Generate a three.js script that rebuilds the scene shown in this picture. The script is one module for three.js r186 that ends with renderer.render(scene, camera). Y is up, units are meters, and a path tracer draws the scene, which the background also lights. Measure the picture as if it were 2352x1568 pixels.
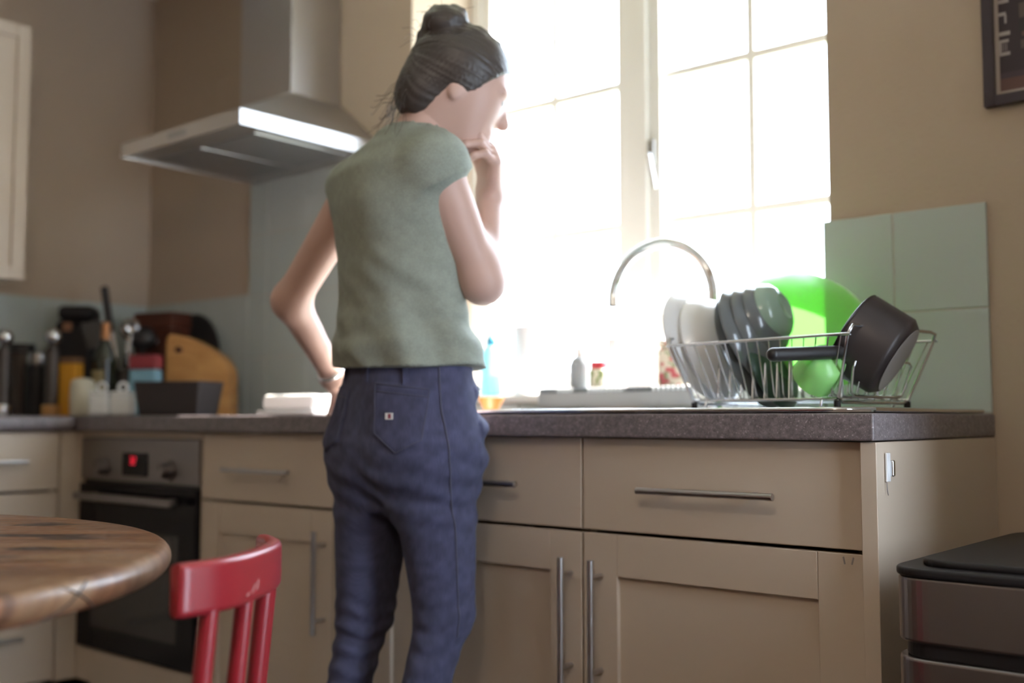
import * as THREE from 'three';
import { RoundedBoxGeometry } from 'three/addons/geometries/RoundedBoxGeometry.js';
import { mergeGeometries, mergeVertices } from 'three/addons/utils/BufferGeometryUtils.js';

// ------------------------------------------------------------------ camera, sky, sun, exposure
const scene = new THREE.Scene();
const FOCAL = 2515;                                    // focal length in pixels of the 2352 x 1568 frame
const camera = new THREE.PerspectiveCamera(2 * Math.atan(784 / FOCAL) * 180 / Math.PI, 1.5, 0.05, 200);
const YAW = 40.3 * Math.PI / 180, PITCH = 4.07 * Math.PI / 180;
camera.position.set(0.663, 0.901, 2.234);
camera.rotation.set(PITCH, YAW, 0, 'YXZ');
camera.updateMatrixWorld(true);
camera.focus = 1.62;
camera.userData.fStop = 2.0;

scene.background = new THREE.Color(0.75, 0.89, 1.06);
scene.backgroundIntensity = 6.5;

const sun = new THREE.DirectionalLight(new THREE.Color(1.0, 0.93, 0.82), 22);
sun.position.set(-1.2 + 0.45 * 6, 0.9 + 1.25 * 6, 0.4 - 6);
sun.target.position.set(-1.2, 0.9, 0.4);
sun.castShadow = true;
sun.shadow.radius = 4;
sun.shadow.mapSize.set(2048, 2048);
Object.assign(sun.shadow.camera, { left: -5, right: 5, top: 5, bottom: -5, near: 0.5, far: 30 });
scene.add(sun, sun.target);

const renderer = new THREE.WebGLRenderer({ antialias: true });
renderer.toneMapping = THREE.LinearToneMapping;
renderer.toneMappingExposure = 2.5;
renderer.shadowMap.enabled = true;

// ------------------------------------------------------------------ helpers
const V = (x, y, z) => new THREE.Vector3(x, y, z);
let seed = 7;
const rnd = () => { seed = (seed * 1664525 + 1013904223) >>> 0; return seed / 4294967296; };
const lerp = THREE.MathUtils.lerp, clamp = THREE.MathUtils.clamp;
// a photo pixel and a distance along the view axis -> a point
function at(px, py, d) { return V((px - 1176) / FOCAL * d, (784 - py) / FOCAL * d, -d).applyMatrix4(camera.matrixWorld); }
// the point on the plane z = const (at worktop height) under a photo column; s = metres per photo pixel there
function spot(px, z, py = 963) {
  const o = camera.position, dir = at(px, py, 1).sub(o), t = (z - o.z) / dir.z;
  return { x: o.x + dir.x * t, y: o.y + dir.y * t, z, s: t / FOCAL };
}
const used = {};
function numbered(n) { const k = used[n] = (used[n] ?? -1) + 1; return k ? n + '_' + String(k).padStart(3, '0') : n; }
function lit(o) { o.castShadow = true; o.receiveShadow = true; return o; }
function tag(o, label, category, group) { o.userData.label = label; o.userData.category = category; if (group) o.userData.group = group; return o; }
function thing(name, label, category, x = 0, y = 0, z = 0, ry = 0, group) {
  const g = new THREE.Group(); g.name = numbered(name); g.position.set(x, y, z); g.rotation.y = ry;
  scene.add(g); return tag(g, label, category, group);
}
function part(parent, name, geo, mat, x = 0, y = 0, z = 0, rx = 0, ry = 0, rz = 0) {
  const m = lit(new THREE.Mesh(geo, mat)); m.name = name; m.position.set(x, y, z); m.rotation.set(rx, ry, rz);
  parent.add(m); return m;
}
function struct(name, geo, mat) { const m = part(scene, name, geo, mat); m.userData.kind = 'structure'; return m; }
// uv in metres from the dominant direction of each face
function metric(g, s = 1) {
  if (g.index) g = g.toNonIndexed();
  const p = g.attributes.position, n = g.attributes.normal, uv = new Float32Array(p.count * 2);
  for (let i = 0; i < p.count; i += 3) {
    let nx = 0, ny = 0, nz = 0;
    for (let k = 0; k < 3; k++) { nx += Math.abs(n.getX(i + k)); ny += Math.abs(n.getY(i + k)); nz += Math.abs(n.getZ(i + k)); }
    for (let k = 0; k < 3; k++) {
      const j = i + k, x = p.getX(j), y = p.getY(j), z = p.getZ(j);
      const q = nx >= ny && nx >= nz ? [z, y] : ny >= nz ? [x, z] : [x, y];
      uv[j * 2] = q[0] / s; uv[j * 2 + 1] = q[1] / s;
    }
  }
  g.setAttribute('uv', new THREE.BufferAttribute(uv, 2));
  return g;
}
const boxes = {};
function box(w, h, d, r = 0.003) {
  const k = [w, h, d, r].map((v) => v.toFixed(4)).join();
  if (!boxes[k]) boxes[k] = metric(r > 0 ? new RoundedBoxGeometry(w, h, d, 2, Math.min(r, w / 2.05, h / 2.05, d / 2.05)) : new THREE.BoxGeometry(w, h, d));
  return boxes[k];
}
const moved = (g, x, y, z, rx = 0, ry = 0, rz = 0) => g.clone().applyMatrix4(new THREE.Matrix4().compose(V(x, y, z), new THREE.Quaternion().setFromEuler(new THREE.Euler(rx, ry, rz)), V(1, 1, 1)));
function join(list) {
  return mergeGeometries(list.map((g) => { g = g.index ? g.toNonIndexed() : g.clone(); for (const k of Object.keys(g.attributes)) if (!['position', 'normal', 'uv'].includes(k)) g.deleteAttribute(k); return g; }));
}
// box from corner to corner
const span = (x0, x1, y0, y1, z0, z1, r = 0) => metric(moved(box(x1 - x0, y1 - y0, z1 - z0, r), (x0 + x1) / 2, (y0 + y1) / 2, (z0 + z1) / 2));
const cyl = (r, h, seg = 24, r2 = r) => new THREE.CylinderGeometry(r2, r, h, seg);
function tube(pts, r, seg = 0, radial = 10, closed = false) {
  const c = new THREE.CatmullRomCurve3(pts.map((p) => Array.isArray(p) ? V(...p) : p), closed, 'catmullrom', 0.5);
  return new THREE.TubeGeometry(c, seg || pts.length * 6, r, radial, closed);
}
// straight wire with rounded corners through the points
function wire(pts, r, bend = 0.012, closed = false, radial = 7) {
  pts = pts.map((p) => Array.isArray(p) ? V(...p) : p.clone());
  const path = new THREE.CurvePath(), n = pts.length;
  let last = closed ? null : pts[0];
  const first = { p: null };
  for (let i = closed ? 0 : 1; i < (closed ? n : n - 1); i++) {
    const a = pts[(i - 1 + n) % n], b = pts[i], c = pts[(i + 1) % n];
    const k1 = Math.min(bend, a.distanceTo(b) / 2.1), k2 = Math.min(bend, c.distanceTo(b) / 2.1);
    const p = b.clone().add(a.clone().sub(b).setLength(k1)), q = b.clone().add(c.clone().sub(b).setLength(k2));
    if (last) path.add(new THREE.LineCurve3(last, p)); else first.p = p;
    path.add(new THREE.QuadraticBezierCurve3(p, b, q)); last = q;
  }
  path.add(new THREE.LineCurve3(last, closed ? first.p : pts[n - 1]));
  return new THREE.TubeGeometry(path, Math.max(8, n * 10), r, radial, false);
}
const lathe = (pts, seg = 40) => new THREE.LatheGeometry(pts.map(([x, y]) => new THREE.Vector2(x, y)), seg);
function slab(shape, depth, bevel = 0.003, curve = 12) {
  return new THREE.ExtrudeGeometry(shape, { depth, bevelEnabled: bevel > 0, bevelThickness: bevel, bevelSize: bevel, bevelSegments: 3, curveSegments: curve });
}
function roundRect(w, h, r) {
  const s = new THREE.Shape(), x = -w / 2, y = -h / 2;
  s.moveTo(x + r, y); s.lineTo(x + w - r, y); s.quadraticCurveTo(x + w, y, x + w, y + r); s.lineTo(x + w, y + h - r); s.quadraticCurveTo(x + w, y + h, x + w - r, y + h);
  s.lineTo(x + r, y + h); s.quadraticCurveTo(x, y + h, x, y + h - r); s.lineTo(x, y + r); s.quadraticCurveTo(x, y, x + r, y);
  return s;
}
// smooth lattice noise
function hash(x, y, z) { let h = Math.imul(x, 374761393) + Math.imul(y, 668265263) + Math.imul(z, 2147483647 ^ 0x5bd1e995); h = Math.imul(h ^ (h >>> 13), 1274126177); return ((h ^ (h >>> 16)) >>> 0) / 4294967296; }
function noise(x, y, z = 0) {
  const xi = Math.floor(x), yi = Math.floor(y), zi = Math.floor(z), f = (t) => t * t * (3 - 2 * t), u = f(x - xi), v = f(y - yi), w = f(z - zi);
  const g = (a, b, c) => hash(xi + a, yi + b, zi + c);
  return lerp(lerp(lerp(g(0, 0, 0), g(1, 0, 0), u), lerp(g(0, 1, 0), g(1, 1, 0), u), v), lerp(lerp(g(0, 0, 1), g(1, 0, 1), u), lerp(g(0, 1, 1), g(1, 1, 1), u), v), w) * 2 - 1;
}
// a tileable texture from f(u, v, wrapped noise) -> [r, g, b] in sRGB 0..1
function wrapNoise(u, v, f, s = 0) {
  const g = (a, b) => hash(((a % f) + f) % f, ((b % f) + f) % f, s), x = u * f, y = v * f, xi = Math.floor(x), yi = Math.floor(y), e = (t) => t * t * (3 - 2 * t), p = e(x - xi), q = e(y - yi);
  return lerp(lerp(g(xi, yi), g(xi + 1, yi), p), lerp(g(xi, yi + 1), g(xi + 1, yi + 1), p), q);
}
function texture(n, f, size, srgb = true) {
  const d = new Uint8Array(n * n * 4);
  for (let j = 0; j < n; j++) for (let i = 0; i < n; i++) { const c = f(i / n, j / n); for (let k = 0; k < 3; k++) d[(j * n + i) * 4 + k] = clamp(c[k] ?? c[0], 0, 1) * 255; d[(j * n + i) * 4 + 3] = 255; }
  const t = new THREE.DataTexture(d, n, n); t.wrapS = t.wrapT = THREE.RepeatWrapping; t.magFilter = THREE.LinearFilter; t.repeat.set(1 / size, 1 / size);
  if (srgb) t.colorSpace = THREE.SRGBColorSpace; t.needsUpdate = true; return t;
}
const mat = (o) => new THREE.MeshPhysicalMaterial(o);
const rgb = (r, g, b) => new THREE.Color().setRGB(r, g, b);

// ------------------------------------------------------------------ materials
const plasterBump = texture(256, (u, v) => [0.5 + 0.3 * (wrapNoise(u, v, 16, 1) - 0.5) + 0.4 * (wrapNoise(u, v, 64, 2) - 0.5)], 0.5, false);
const graniteMap = texture(512, (u, v) => {
  const a = wrapNoise(u, v, 128, 3), b = wrapNoise(u, v, 48, 4), c = wrapNoise(u, v, 200, 5);
  let k = 0.45 + 0.10 * (b - 0.5) + 0.08 * (a - 0.5); if (c > 0.86) k += 0.20; if (c < 0.12) k -= 0.10;
  return [k * 1.04, k * 0.96, k * 0.98];
}, 0.3);
const woodGrain = (u, v, s, base, dark) => {
  const warp = wrapNoise(u, v, 6, s) * 0.25, band = wrapNoise(u * 0.12, v + warp * 0.15, 40, s + 1), fine = wrapNoise(u, v, 160, s + 2), line = wrapNoise(u * 0.06, v, 200, s + 3);
  const k = clamp(0.55 * band + 0.3 * line + 0.15 * fine, 0, 1);
  return [0, 1, 2].map((i) => lerp(dark[i], base[i], k));
};
const tableMap = texture(1024, (u, v) => {
  const w = wrapNoise(u, v, 5, 21) * 0.06, g = wrapNoise(u * 0.1, v + w, 60, 22), f = wrapNoise(u * 0.05, v + w * 0.5, 230, 23), p = wrapNoise(u * 0.35, v, 22, 24), worn = wrapNoise(u * 0.3, v, 16, 25), q = wrapNoise(u, v, 140, 26);
  let k = 0.4 * g + 0.35 * f + 0.25 * p, r = [0.36 + 0.30 * k, 0.235 + 0.215 * k, 0.15 + 0.15 * k];
  if (worn > 0.62) { const m = clamp((worn - 0.62) * 5, 0, 1) * (0.35 + 0.65 * q); r = r.map((c, i) => lerp(c, [0.66, 0.55, 0.43][i], m * 0.6)); }
  const knot = wrapNoise(u * 0.4, v, 26, 27); if (knot > 0.80) { const m = clamp((knot - 0.80) * 7, 0, 1); r = r.map((c, i) => lerp(c, [0.2, 0.11, 0.07][i], m)); }
  return r;
}, 1.0);
const tableRough = texture(512, (u, v) => [0.28 + 0.3 * wrapNoise(u * 0.3, v, 24, 25) + 0.14 * wrapNoise(u, v, 90, 28)], 1.0, false);
const boardMap = texture(256, (u, v) => woodGrain(u, v, 31, [0.80, 0.60, 0.36], [0.64, 0.44, 0.24]), 0.4);
const redwoodMap = texture(256, (u, v) => woodGrain(u, v, 41, [0.40, 0.22, 0.15], [0.24, 0.12, 0.08]), 0.4);
const floorMap = texture(512, (u, v) => woodGrain(u, v, 51, [0.27, 0.19, 0.145], [0.18, 0.12, 0.09]), 0.8);
const denimMap = texture(512, (u, v) => {
  const tw = 0.5 + 0.5 * Math.sin((u * 2 + v) * Math.PI * 2 * 90), sl = wrapNoise(u * 1, v * 0.08, 200, 61), b = wrapNoise(u, v, 10, 62);
  const k = 0.82 + 0.12 * tw + 0.14 * (sl - 0.5) + 0.18 * (b - 0.5);
  return [0.335 * k, 0.34 * k, 0.465 * k];
}, 0.12);
const denimBump = texture(256, (u, v) => [0.5 + 0.5 * Math.sin((u * 2 + v) * Math.PI * 2 * 40)], 0.06, false);
const knitMap = texture(256, (u, v) => { const k = 0.94 + 0.10 * (wrapNoise(u, v, 90, 71) - 0.5) + 0.06 * (wrapNoise(u, v, 12, 72) - 0.5); return [0.61 * k, 0.63 * k, 0.585 * k]; }, 0.12);
const brushBump = texture(256, (u, v) => [wrapNoise(u * 0.02, v, 250, 81)], 0.08, false);
const clothBump = texture(256, (u, v) => [0.5 + 0.25 * Math.sin(u * Math.PI * 2 * 50) + 0.25 * Math.sin(v * Math.PI * 2 * 50)], 0.08, false);
const M = {
  wall: mat({ color: rgb(0.455, 0.36, 0.275), roughness: 0.92, bumpMap: plasterBump, bumpScale: 0.0012 }),
  ceiling: mat({ color: rgb(0.72, 0.70, 0.66), roughness: 0.95 }),
  floor: mat({ map: floorMap, roughness: 0.5 }),
  tile: mat({ color: rgb(0.47, 0.51, 0.49), roughness: 0.16, specularIntensity: 0.8 }),
  tile2: mat({ color: rgb(0.455, 0.50, 0.48), roughness: 0.18, specularIntensity: 0.8 }),
  grout: mat({ color: rgb(0.50, 0.46, 0.40), roughness: 0.95 }),
  white: mat({ color: rgb(0.80, 0.80, 0.78), roughness: 0.4 }),
  cream: mat({ color: rgb(0.58, 0.475, 0.375), roughness: 0.42 }),
  carcass: mat({ color: rgb(0.42, 0.37, 0.30), roughness: 0.6 }),
  panelCream: mat({ color: rgb(0.66, 0.60, 0.50), roughness: 0.4 }),
  worktop: mat({ map: graniteMap, roughness: 0.38 }),
  steel: mat({ color: rgb(0.58, 0.57, 0.56), metalness: 1, roughness: 0.32, bumpMap: brushBump, bumpScale: 0.0001 }),
  ovenSteel: mat({ color: rgb(0.27, 0.245, 0.24), metalness: 1, roughness: 0.42 }),
  hoodSteel: mat({ color: rgb(0.52, 0.50, 0.49), metalness: 1, roughness: 0.38 }),
  chrome: mat({ color: rgb(0.72, 0.73, 0.74), metalness: 1, roughness: 0.12 }),
  handle: mat({ color: rgb(0.50, 0.48, 0.48), metalness: 1, roughness: 0.33 }),
  wire: mat({ color: rgb(0.60, 0.60, 0.62), metalness: 1, roughness: 0.22 }),
  filter: mat({ color: rgb(0.40, 0.40, 0.41), metalness: 1, roughness: 0.45 }),
  glass: mat({ color: rgb(1, 1, 1), roughness: 0, transmission: 1, thickness: 0, ior: 1.5 }),
  ovenGlass: mat({ color: rgb(0.008, 0.007, 0.009), roughness: 0.16, specularIntensity: 0.3 }),
  black: mat({ color: rgb(0.018, 0.016, 0.017), roughness: 0.4 }),
  blackPlastic: mat({ color: rgb(0.018, 0.016, 0.017), roughness: 0.45, specularIntensity: 0.5 }),
  darkPan: mat({ color: rgb(0.045, 0.036, 0.036), roughness: 0.42, metalness: 0.2 }),
  panInside: mat({ color: rgb(0.27, 0.24, 0.225), roughness: 0.5 }),
  red: mat({ color: rgb(0.34, 0.018, 0.028), roughness: 0.34, clearcoat: 0.4, clearcoatRoughness: 0.25 }),
  table: mat({ map: tableMap, roughness: 1, roughnessMap: tableRough, clearcoat: 0.4, clearcoatRoughness: 0.2 }),
  board: mat({ map: boardMap, roughness: 0.55 }),
  redwood: mat({ map: redwoodMap, roughness: 0.5 }),
  denim: mat({ map: denimMap, roughness: 0.85, bumpMap: denimBump, bumpScale: 0.0004, sheen: 0.3, sheenRoughness: 0.6, sheenColor: rgb(0.4, 0.45, 0.6) }),
  thread: mat({ color: rgb(0.085, 0.085, 0.13), roughness: 0.8 }),
  knit: mat({ map: knitMap, roughness: 0.95, sheen: 0.25, sheenRoughness: 0.6, sheenColor: rgb(0.5, 0.53, 0.5) }),
  skin: mat({ color: rgb(0.60, 0.39, 0.32), roughness: 0.5 }),
  hair: mat({ color: rgb(0.055, 0.042, 0.036), roughness: 0.45 }),
  lime: mat({ color: rgb(0.43, 0.78, 0.28), roughness: 0.5, transmission: 0.75, thickness: 0 }),
  limeDeep: mat({ color: rgb(0.42, 0.85, 0.30), roughness: 0.3, transmission: 0.35, thickness: 0 }),
  greenPlastic: mat({ color: rgb(0.03, 0.075, 0.05), roughness: 0.35 }),
  china: mat({ color: rgb(0.80, 0.80, 0.81), roughness: 0.2, clearcoat: 0.3 }),
  slate: mat({ color: rgb(0.14, 0.155, 0.165), roughness: 0.18, clearcoat: 0.5 }),
  sage: mat({ color: rgb(0.30, 0.42, 0.34), roughness: 0.2, clearcoat: 0.5 }),
};

// ------------------------------------------------------------------ the room
const XL = -3.02, XR = 1.45, ZB = 3.7, YC = 2.5;
const WIN = { x0: -1.62, x1: -0.33, y0: 0.965, y1: 2.36, z: -0.30 };
struct('floor', span(XL - 0.2, XR + 0.2, -0.1, 0, -0.4, ZB + 0.2), M.floor);
struct('ceiling', span(XL - 0.2, XR + 0.2, YC, YC + 0.15, -0.4, ZB + 0.2), M.ceiling);
const wallBack = struct('wall_back', join([
  span(XL - 0.2, WIN.x0, 0, YC, -0.38, 0), span(WIN.x1, XR + 0.2, 0, YC, -0.38, 0),
  span(WIN.x0, WIN.x1, 0, WIN.y0 - 0.02, -0.38, 0), span(WIN.x0, WIN.x1, WIN.y1, YC, -0.38, 0)]), M.wall);
const wallLeft = struct('wall_left', span(XL - 0.2, XL, 0, YC, 0, ZB), M.wall);
struct('wall_front', span(XL - 0.2, XR + 0.2, 0, YC, ZB, ZB + 0.2), M.wall);
const DOOR = { z0: 0.70, z1: 1.24, y1: 2.05 };
struct('wall_right', join([span(XR, XR + 0.2, 0, YC, 0, DOOR.z0), span(XR, XR + 0.2, 0, YC, DOOR.z1, ZB), span(XR, XR + 0.2, DOOR.y1, YC, DOOR.z0, DOOR.z1)]), M.wall);
struct('trim_1', span(WIN.x0, WIN.x1, WIN.y0 - 0.02, WIN.y0, -0.36, 0.02, 0.004), M.white);          // window board

// glazed outer door in the side wall
const door = new THREE.Group(); door.name = 'door_1'; door.userData.kind = 'structure'; scene.add(door);
{
  const x = XR + 0.1, { z0, z1, y1 } = DOOR, w = 0.05;
  part(door, 'door_frame', join([span(x - 0.03, x + 0.03, 0, y1, z0, z0 + w), span(x - 0.03, x + 0.03, 0, y1, z1 - w, z1), span(x - 0.03, x + 0.03, y1 - w, y1, z0 + w, z1 - w), span(x - 0.03, x + 0.03, 0, 0.2, z0 + w, z1 - w)]), M.white);
  part(door, 'pane', span(x - 0.003, x + 0.003, 0.2, y1 - w, z0 + w, z1 - w), M.glass);
}

// wall tiles, each a piece of its wall
function tileRow(parent, a, b, y0, y1, side) {
  const g = 0.0028, w = Math.abs(b - a) - g, h = y1 - y0 - g, t = 0.009, c = (a + b) / 2, m = rnd() < 0.5 ? M.tile : M.tile2;
  if (side === 'back') part(parent, 'tile', box(w, h, t, 0.0018), m, c, (y0 + y1) / 2, t / 2 + 0.0005);
  else part(parent, 'tile', box(t, h, w, 0.0018), m, XL + t / 2 + 0.0005, (y0 + y1) / 2, c);
}
part(wallBack, 'grout', join([span(-0.340, -0.004, 0.912, 1.327, 0.0002, 0.0075), span(-2.387, -1.615, 0.912, 1.699, 0.0002, 0.0075), span(-3.018, -2.387, 0.912, 1.321, 0.0002, 0.0075)]), M.grout);
part(wallLeft, 'grout', span(XL + 0.0002, XL + 0.0075, 0.912, 1.321, 0.011, 1.468), M.grout);
const rowsLow = [0.913, 1.112, 1.322], rowsHigh = [0.913, 1.105, 1.312, 1.518, 1.70];
const lay = (parent, cols, rows, side) => { for (let j = 0; j + 1 < rows.length; j++) for (let i = 0; i + 1 < cols.length; i++) tileRow(parent, cols[i], cols[i + 1], rows[j], rows[j + 1], side); };
lay(wallBack, [-0.343, -0.189, -0.002], [0.913, 1.12, 1.329], 'back');
lay(wallBack, [-2.389, -2.288, -2.08, -1.872, -1.664, -1.612], rowsHigh, 'back');
lay(wallBack, [-3.008, -2.805, -2.597, -2.389], rowsLow, 'back');
lay(wallLeft, [0.012, 0.21, 0.42, 0.63, 0.84, 1.05, 1.26, 1.47], rowsLow, 'left');
lay(wallBack, [-1.612, -1.41, -1.2, -0.99, -0.78, -0.57, -0.343], [0.913, 0.943], 'back');

// the window: frame, two casements with glazing bars, panes, stay handle
const win = new THREE.Group(); win.name = 'window_1'; win.userData.kind = 'structure'; scene.add(win);
{
  const { x0, x1, y0, y1, z } = WIN, f = 0.035, mid = -1.0, hw = 0.035;
  part(win, 'window_frame', join([span(x0, x0 + f, y0, y1, z - 0.04, z + 0.04), span(x1 - f, x1, y0, y1, z - 0.04, z + 0.04), span(x0 + f, x1 - f, y1 - f, y1, z - 0.04, z + 0.04), span(x0 + f, x1 - f, y0, y0 + f, z - 0.04, z + 0.04)]), M.white);
  part(win, 'mullion', span(mid - hw, mid + hw, y0 + f, y1 - f, z - 0.045, z + 0.045, 0.004), M.white);
  for (const [a, b] of [[x0 + f, mid - hw], [mid + hw, x1 - f]]) {
    const s = 0.036, lo = y0 + f, hi = y1 - f, gx0 = a + s, gx1 = b - s, gy0 = lo + s, gy1 = hi - s, c = (gx0 + gx1) / 2, rows = [1.44, 1.845, 2.245];
    const cs = new THREE.Group(); cs.name = 'casement'; win.add(cs);
    part(cs, 'stile', span(a, gx0, lo, hi, z - 0.022, z + 0.03, 0.004), M.white);
    part(cs, 'stile', span(gx1, b, lo, hi, z - 0.022, z + 0.03, 0.004), M.white);
    part(cs, 'rail', span(gx0, gx1, lo, gy0, z - 0.022, z + 0.03, 0.004), M.white);
    part(cs, 'rail', span(gx0, gx1, gy1, hi, z - 0.022, z + 0.03, 0.004), M.white);
    part(cs, 'glazing_bar', span(c - 0.011, c + 0.011, gy0, gy1, z - 0.012, z + 0.012, 0.003), M.white);
    for (const y of rows) part(cs, 'glazing_bar', span(gx0, gx1, y - 0.011, y + 0.011, z - 0.011, z + 0.011, 0.003), M.white);
    const ys = [gy0, ...rows, gy1];
    for (let j = 0; j + 1 < ys.length; j++) for (const [p, q] of [[gx0, c - 0.011], [c + 0.011, gx1]]) part(cs, 'pane', span(p, q, ys[j] + 0.010, ys[j + 1] - 0.010, z - 0.002, z + 0.002), M.glass);
  }
  part(win, 'window_handle', join([moved(box(0.022, 0.07, 0.012, 0.004), -0.955, 1.63, z + 0.036), moved(box(0.012, 0.10, 0.014, 0.005), -0.945, 1.575, z + 0.052, 0.12, 0, 0.12)]), M.steel);
}

// garden beyond the window
{
  const ground = part(scene, 'garden_ground', span(-6.5, 3.4, -0.35, -0.25, -6.5, -0.4), mat({ color: rgb(0.30, 0.36, 0.20), roughness: 1 })); ground.userData.kind = 'structure';
  const leaf = mat({ color: rgb(0.22, 0.30, 0.13), roughness: 0.9 });
  const bush = (x, z, rx, ry, label) => {
    const g = mergeVertices(new THREE.IcosahedronGeometry(1, 6).deleteAttribute('uv').deleteAttribute('normal')), p = g.attributes.position;
    for (let i = 0; i < p.count; i++) { const q = V(p.getX(i), p.getY(i), p.getZ(i)), k = 1 + 0.16 * noise(q.x * 3 + x, q.y * 3, q.z * 3) + 0.09 * noise(q.x * 9, q.y * 9 + x, q.z * 9); p.setXYZ(i, q.x * k * rx, Math.max(-ry, q.y * k * ry), q.z * k * rx * 0.8); }
    g.computeVertexNormals();
    tag(part(scene, numbered('garden_shrub'), g, leaf, x, -0.25 + ry * 0.95, z), label, 'shrub', 'shrubs beyond the window');
  };
  bush(-3.6, -4.2, 0.9, 0.75, 'pale leafy garden shrub seen through the bright window behind the paper roll');
  bush(-5.4, -5.2, 0.8, 0.8, 'pale leafy garden shrub seen through the bright window beyond the woman');
  bush(-1.9, -4.4, 0.75, 0.7, 'pale leafy garden shrub seen through the bright window above the flowered tin');
}

// ------------------------------------------------------------------ base units
const ZF = 0.575;
const barH = (len, r = 0.006, out = 0.034) => join([moved(cyl(r, len, 16), 0, 0, out, 0, 0, Math.PI / 2), moved(cyl(r * 0.85, out, 12), -len * 0.32, 0, out / 2, Math.PI / 2), moved(cyl(r * 0.85, out, 12), len * 0.32, 0, out / 2, Math.PI / 2)]);
const barV = (len, r = 0.006, out = 0.034) => join([moved(cyl(r, len, 16), 0, 0, out), moved(cyl(r * 0.85, out, 12), 0, len * 0.365, out / 2, Math.PI / 2), moved(cyl(r * 0.85, out, 12), 0, -len * 0.365, out / 2, Math.PI / 2)]);
const DRAWER_BAR = barH(0.262), DOOR_BAR = barV(0.232);
function shaker(parent, x0, x1, y0, y1, z, side, opt = {}) {           // frame-and-panel door, handle side -1 / 1
  const d = new THREE.Group(); d.name = 'door'; parent.add(d);
  const st = opt.stile ?? 0.076, rl = opt.rail ?? 0.076, t = 0.02, w = x1 - x0, h = y1 - y0, m = M.cream, k = 0.0006;
  part(d, 'stile', box(st - k, h, t, 0.0015), m, x0 + st / 2, y0 + h / 2, z - t / 2);
  part(d, 'stile', box(st - k, h, t, 0.0015), m, x1 - st / 2, y0 + h / 2, z - t / 2);
  part(d, 'rail', box(w - 2 * st - k, rl, t, 0.0015), m, (x0 + x1) / 2, y1 - rl / 2, z - t / 2);
  part(d, 'rail', box(w - 2 * st - k, rl, t, 0.0015), m, (x0 + x1) / 2, y0 + rl / 2, z - t / 2);
  part(d, 'panel', box(w - 2 * st + 0.004, h - 2 * rl + 0.004, 0.008, 0.001), m, (x0 + x1) / 2, y0 + h / 2, z - 0.013);
  if (side) part(d, 'handle', DOOR_BAR, M.handle, opt.hx ?? (side > 0 ? x1 - 0.03 : x0 + 0.03), 0.53, z);
  return d;
}
function carcass(t, x0, x1, y0, y1, z0, z1) {
  const k = 0.016;
  part(t, 'body', join([span(x0, x0 + k, y0, y1, z0, z1), span(x1 - k, x1, y0, y1, z0, z1), span(x0 + k, x1 - k, y0, y0 + k, z0, z1), span(x0 + k, x1 - k, y0 + k, y1, z0, z0 + 0.008)]), M.carcass);
  part(t, 'plinth', span(x0, x1, 0, y0 - 0.002, z1 - 0.06, z1 - 0.044), M.cream);
}
function baseUnit(x0, x1, label, hx, side, doorHx) {
  const t = thing('base_cabinet', label, 'cabinet'), e = 0.0018;
  carcass(t, x0 + 0.001, x1 - 0.001, 0.15, 0.866, 0.03, ZF - 0.022);
  const dr = part(t, 'drawer', box(x1 - x0 - 2 * e, 0.168, 0.02, 0.0016), M.cream, (x0 + x1) / 2, 0.782, ZF - 0.01);
  if (hx !== null) part(dr, 'handle', DRAWER_BAR, M.handle, hx - (x0 + x1) / 2, -0.006, 0.01);
  shaker(t, x0 + e, x1 - e, 0.155, 0.6915, ZF, side, { hx: doorHx });
  return t;
}
const mid = (a, b, z) => (spot(a, z, 1100).x + spot(b, z, 1100).x) / 2;
const u5 = baseUnit(-0.571, -0.029, 'cream base cabinet under the dish rack with wide drawer bar handle', mid(1467, 1767, ZF + 0.034), -1, spot(1356, ZF + 0.034, 1400).x);
baseUnit(-1.165, -0.572, 'cream base cabinet under the sink partly hidden by the woman', spot(1183, ZF + 0.034, 1110).x - 0.131, 1, spot(1287, ZF + 0.034, 1400).x);
const tray = thing('base_cabinet', 'narrow cream base cabinet behind the woman', 'cabinet');
carcass(tray, -1.276, -1.166, 0.15, 0.866, 0.03, ZF - 0.022);
part(tray, 'door', box(0.108, 0.71, 0.02, 0.0016), M.cream, -1.221, 0.51, ZF - 0.01);
baseUnit(-1.797, -1.278, 'cream base cabinet beside the oven behind the red chair', mid(512, 657, ZF + 0.034), 1, spot(718, ZF + 0.034, 1330).x);
// end panel beside the bin
const endPanel = thing('end_panel', 'cream cabinet end panel with child lock next to the bin', 'panel');
part(endPanel, 'board', box(0.026, 0.866, 0.588, 0.0015), M.cream, -0.0135, 0.433, 0.296);
{
  const c = M.china, l = new THREE.Group(); l.name = 'child_lock'; endPanel.add(l); l.position.set(0.0005, 0.827, 0.553);
  part(l, 'plate', box(0.004, 0.045, 0.014, 0.0015), c, 0.002, 0, 0);
  part(l, 'catch', box(0.007, 0.026, 0.010, 0.003), M.chrome, 0.005, -0.002, -0.011);
  part(l, 'strap', tube([[0.002, -0.02, 0.006], [0.003, -0.035, 0.0065], [0.003, -0.043, 0.003]], 0.0008), M.panInside);
}
// two small scuffs on the big door next to its corner
{
  const d = u5.children.find((c) => c.name === 'door');
  for (const [x, r] of [[-0.062, 0.2], [-0.048, -0.25]]) part(d, 'scuff', slab(roundRect(0.0028, 0.012, 0.0013), 0.0003, 0), M.panInside, x, 0.681, ZF + 0.0002, 0, 0, r);
}

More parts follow.
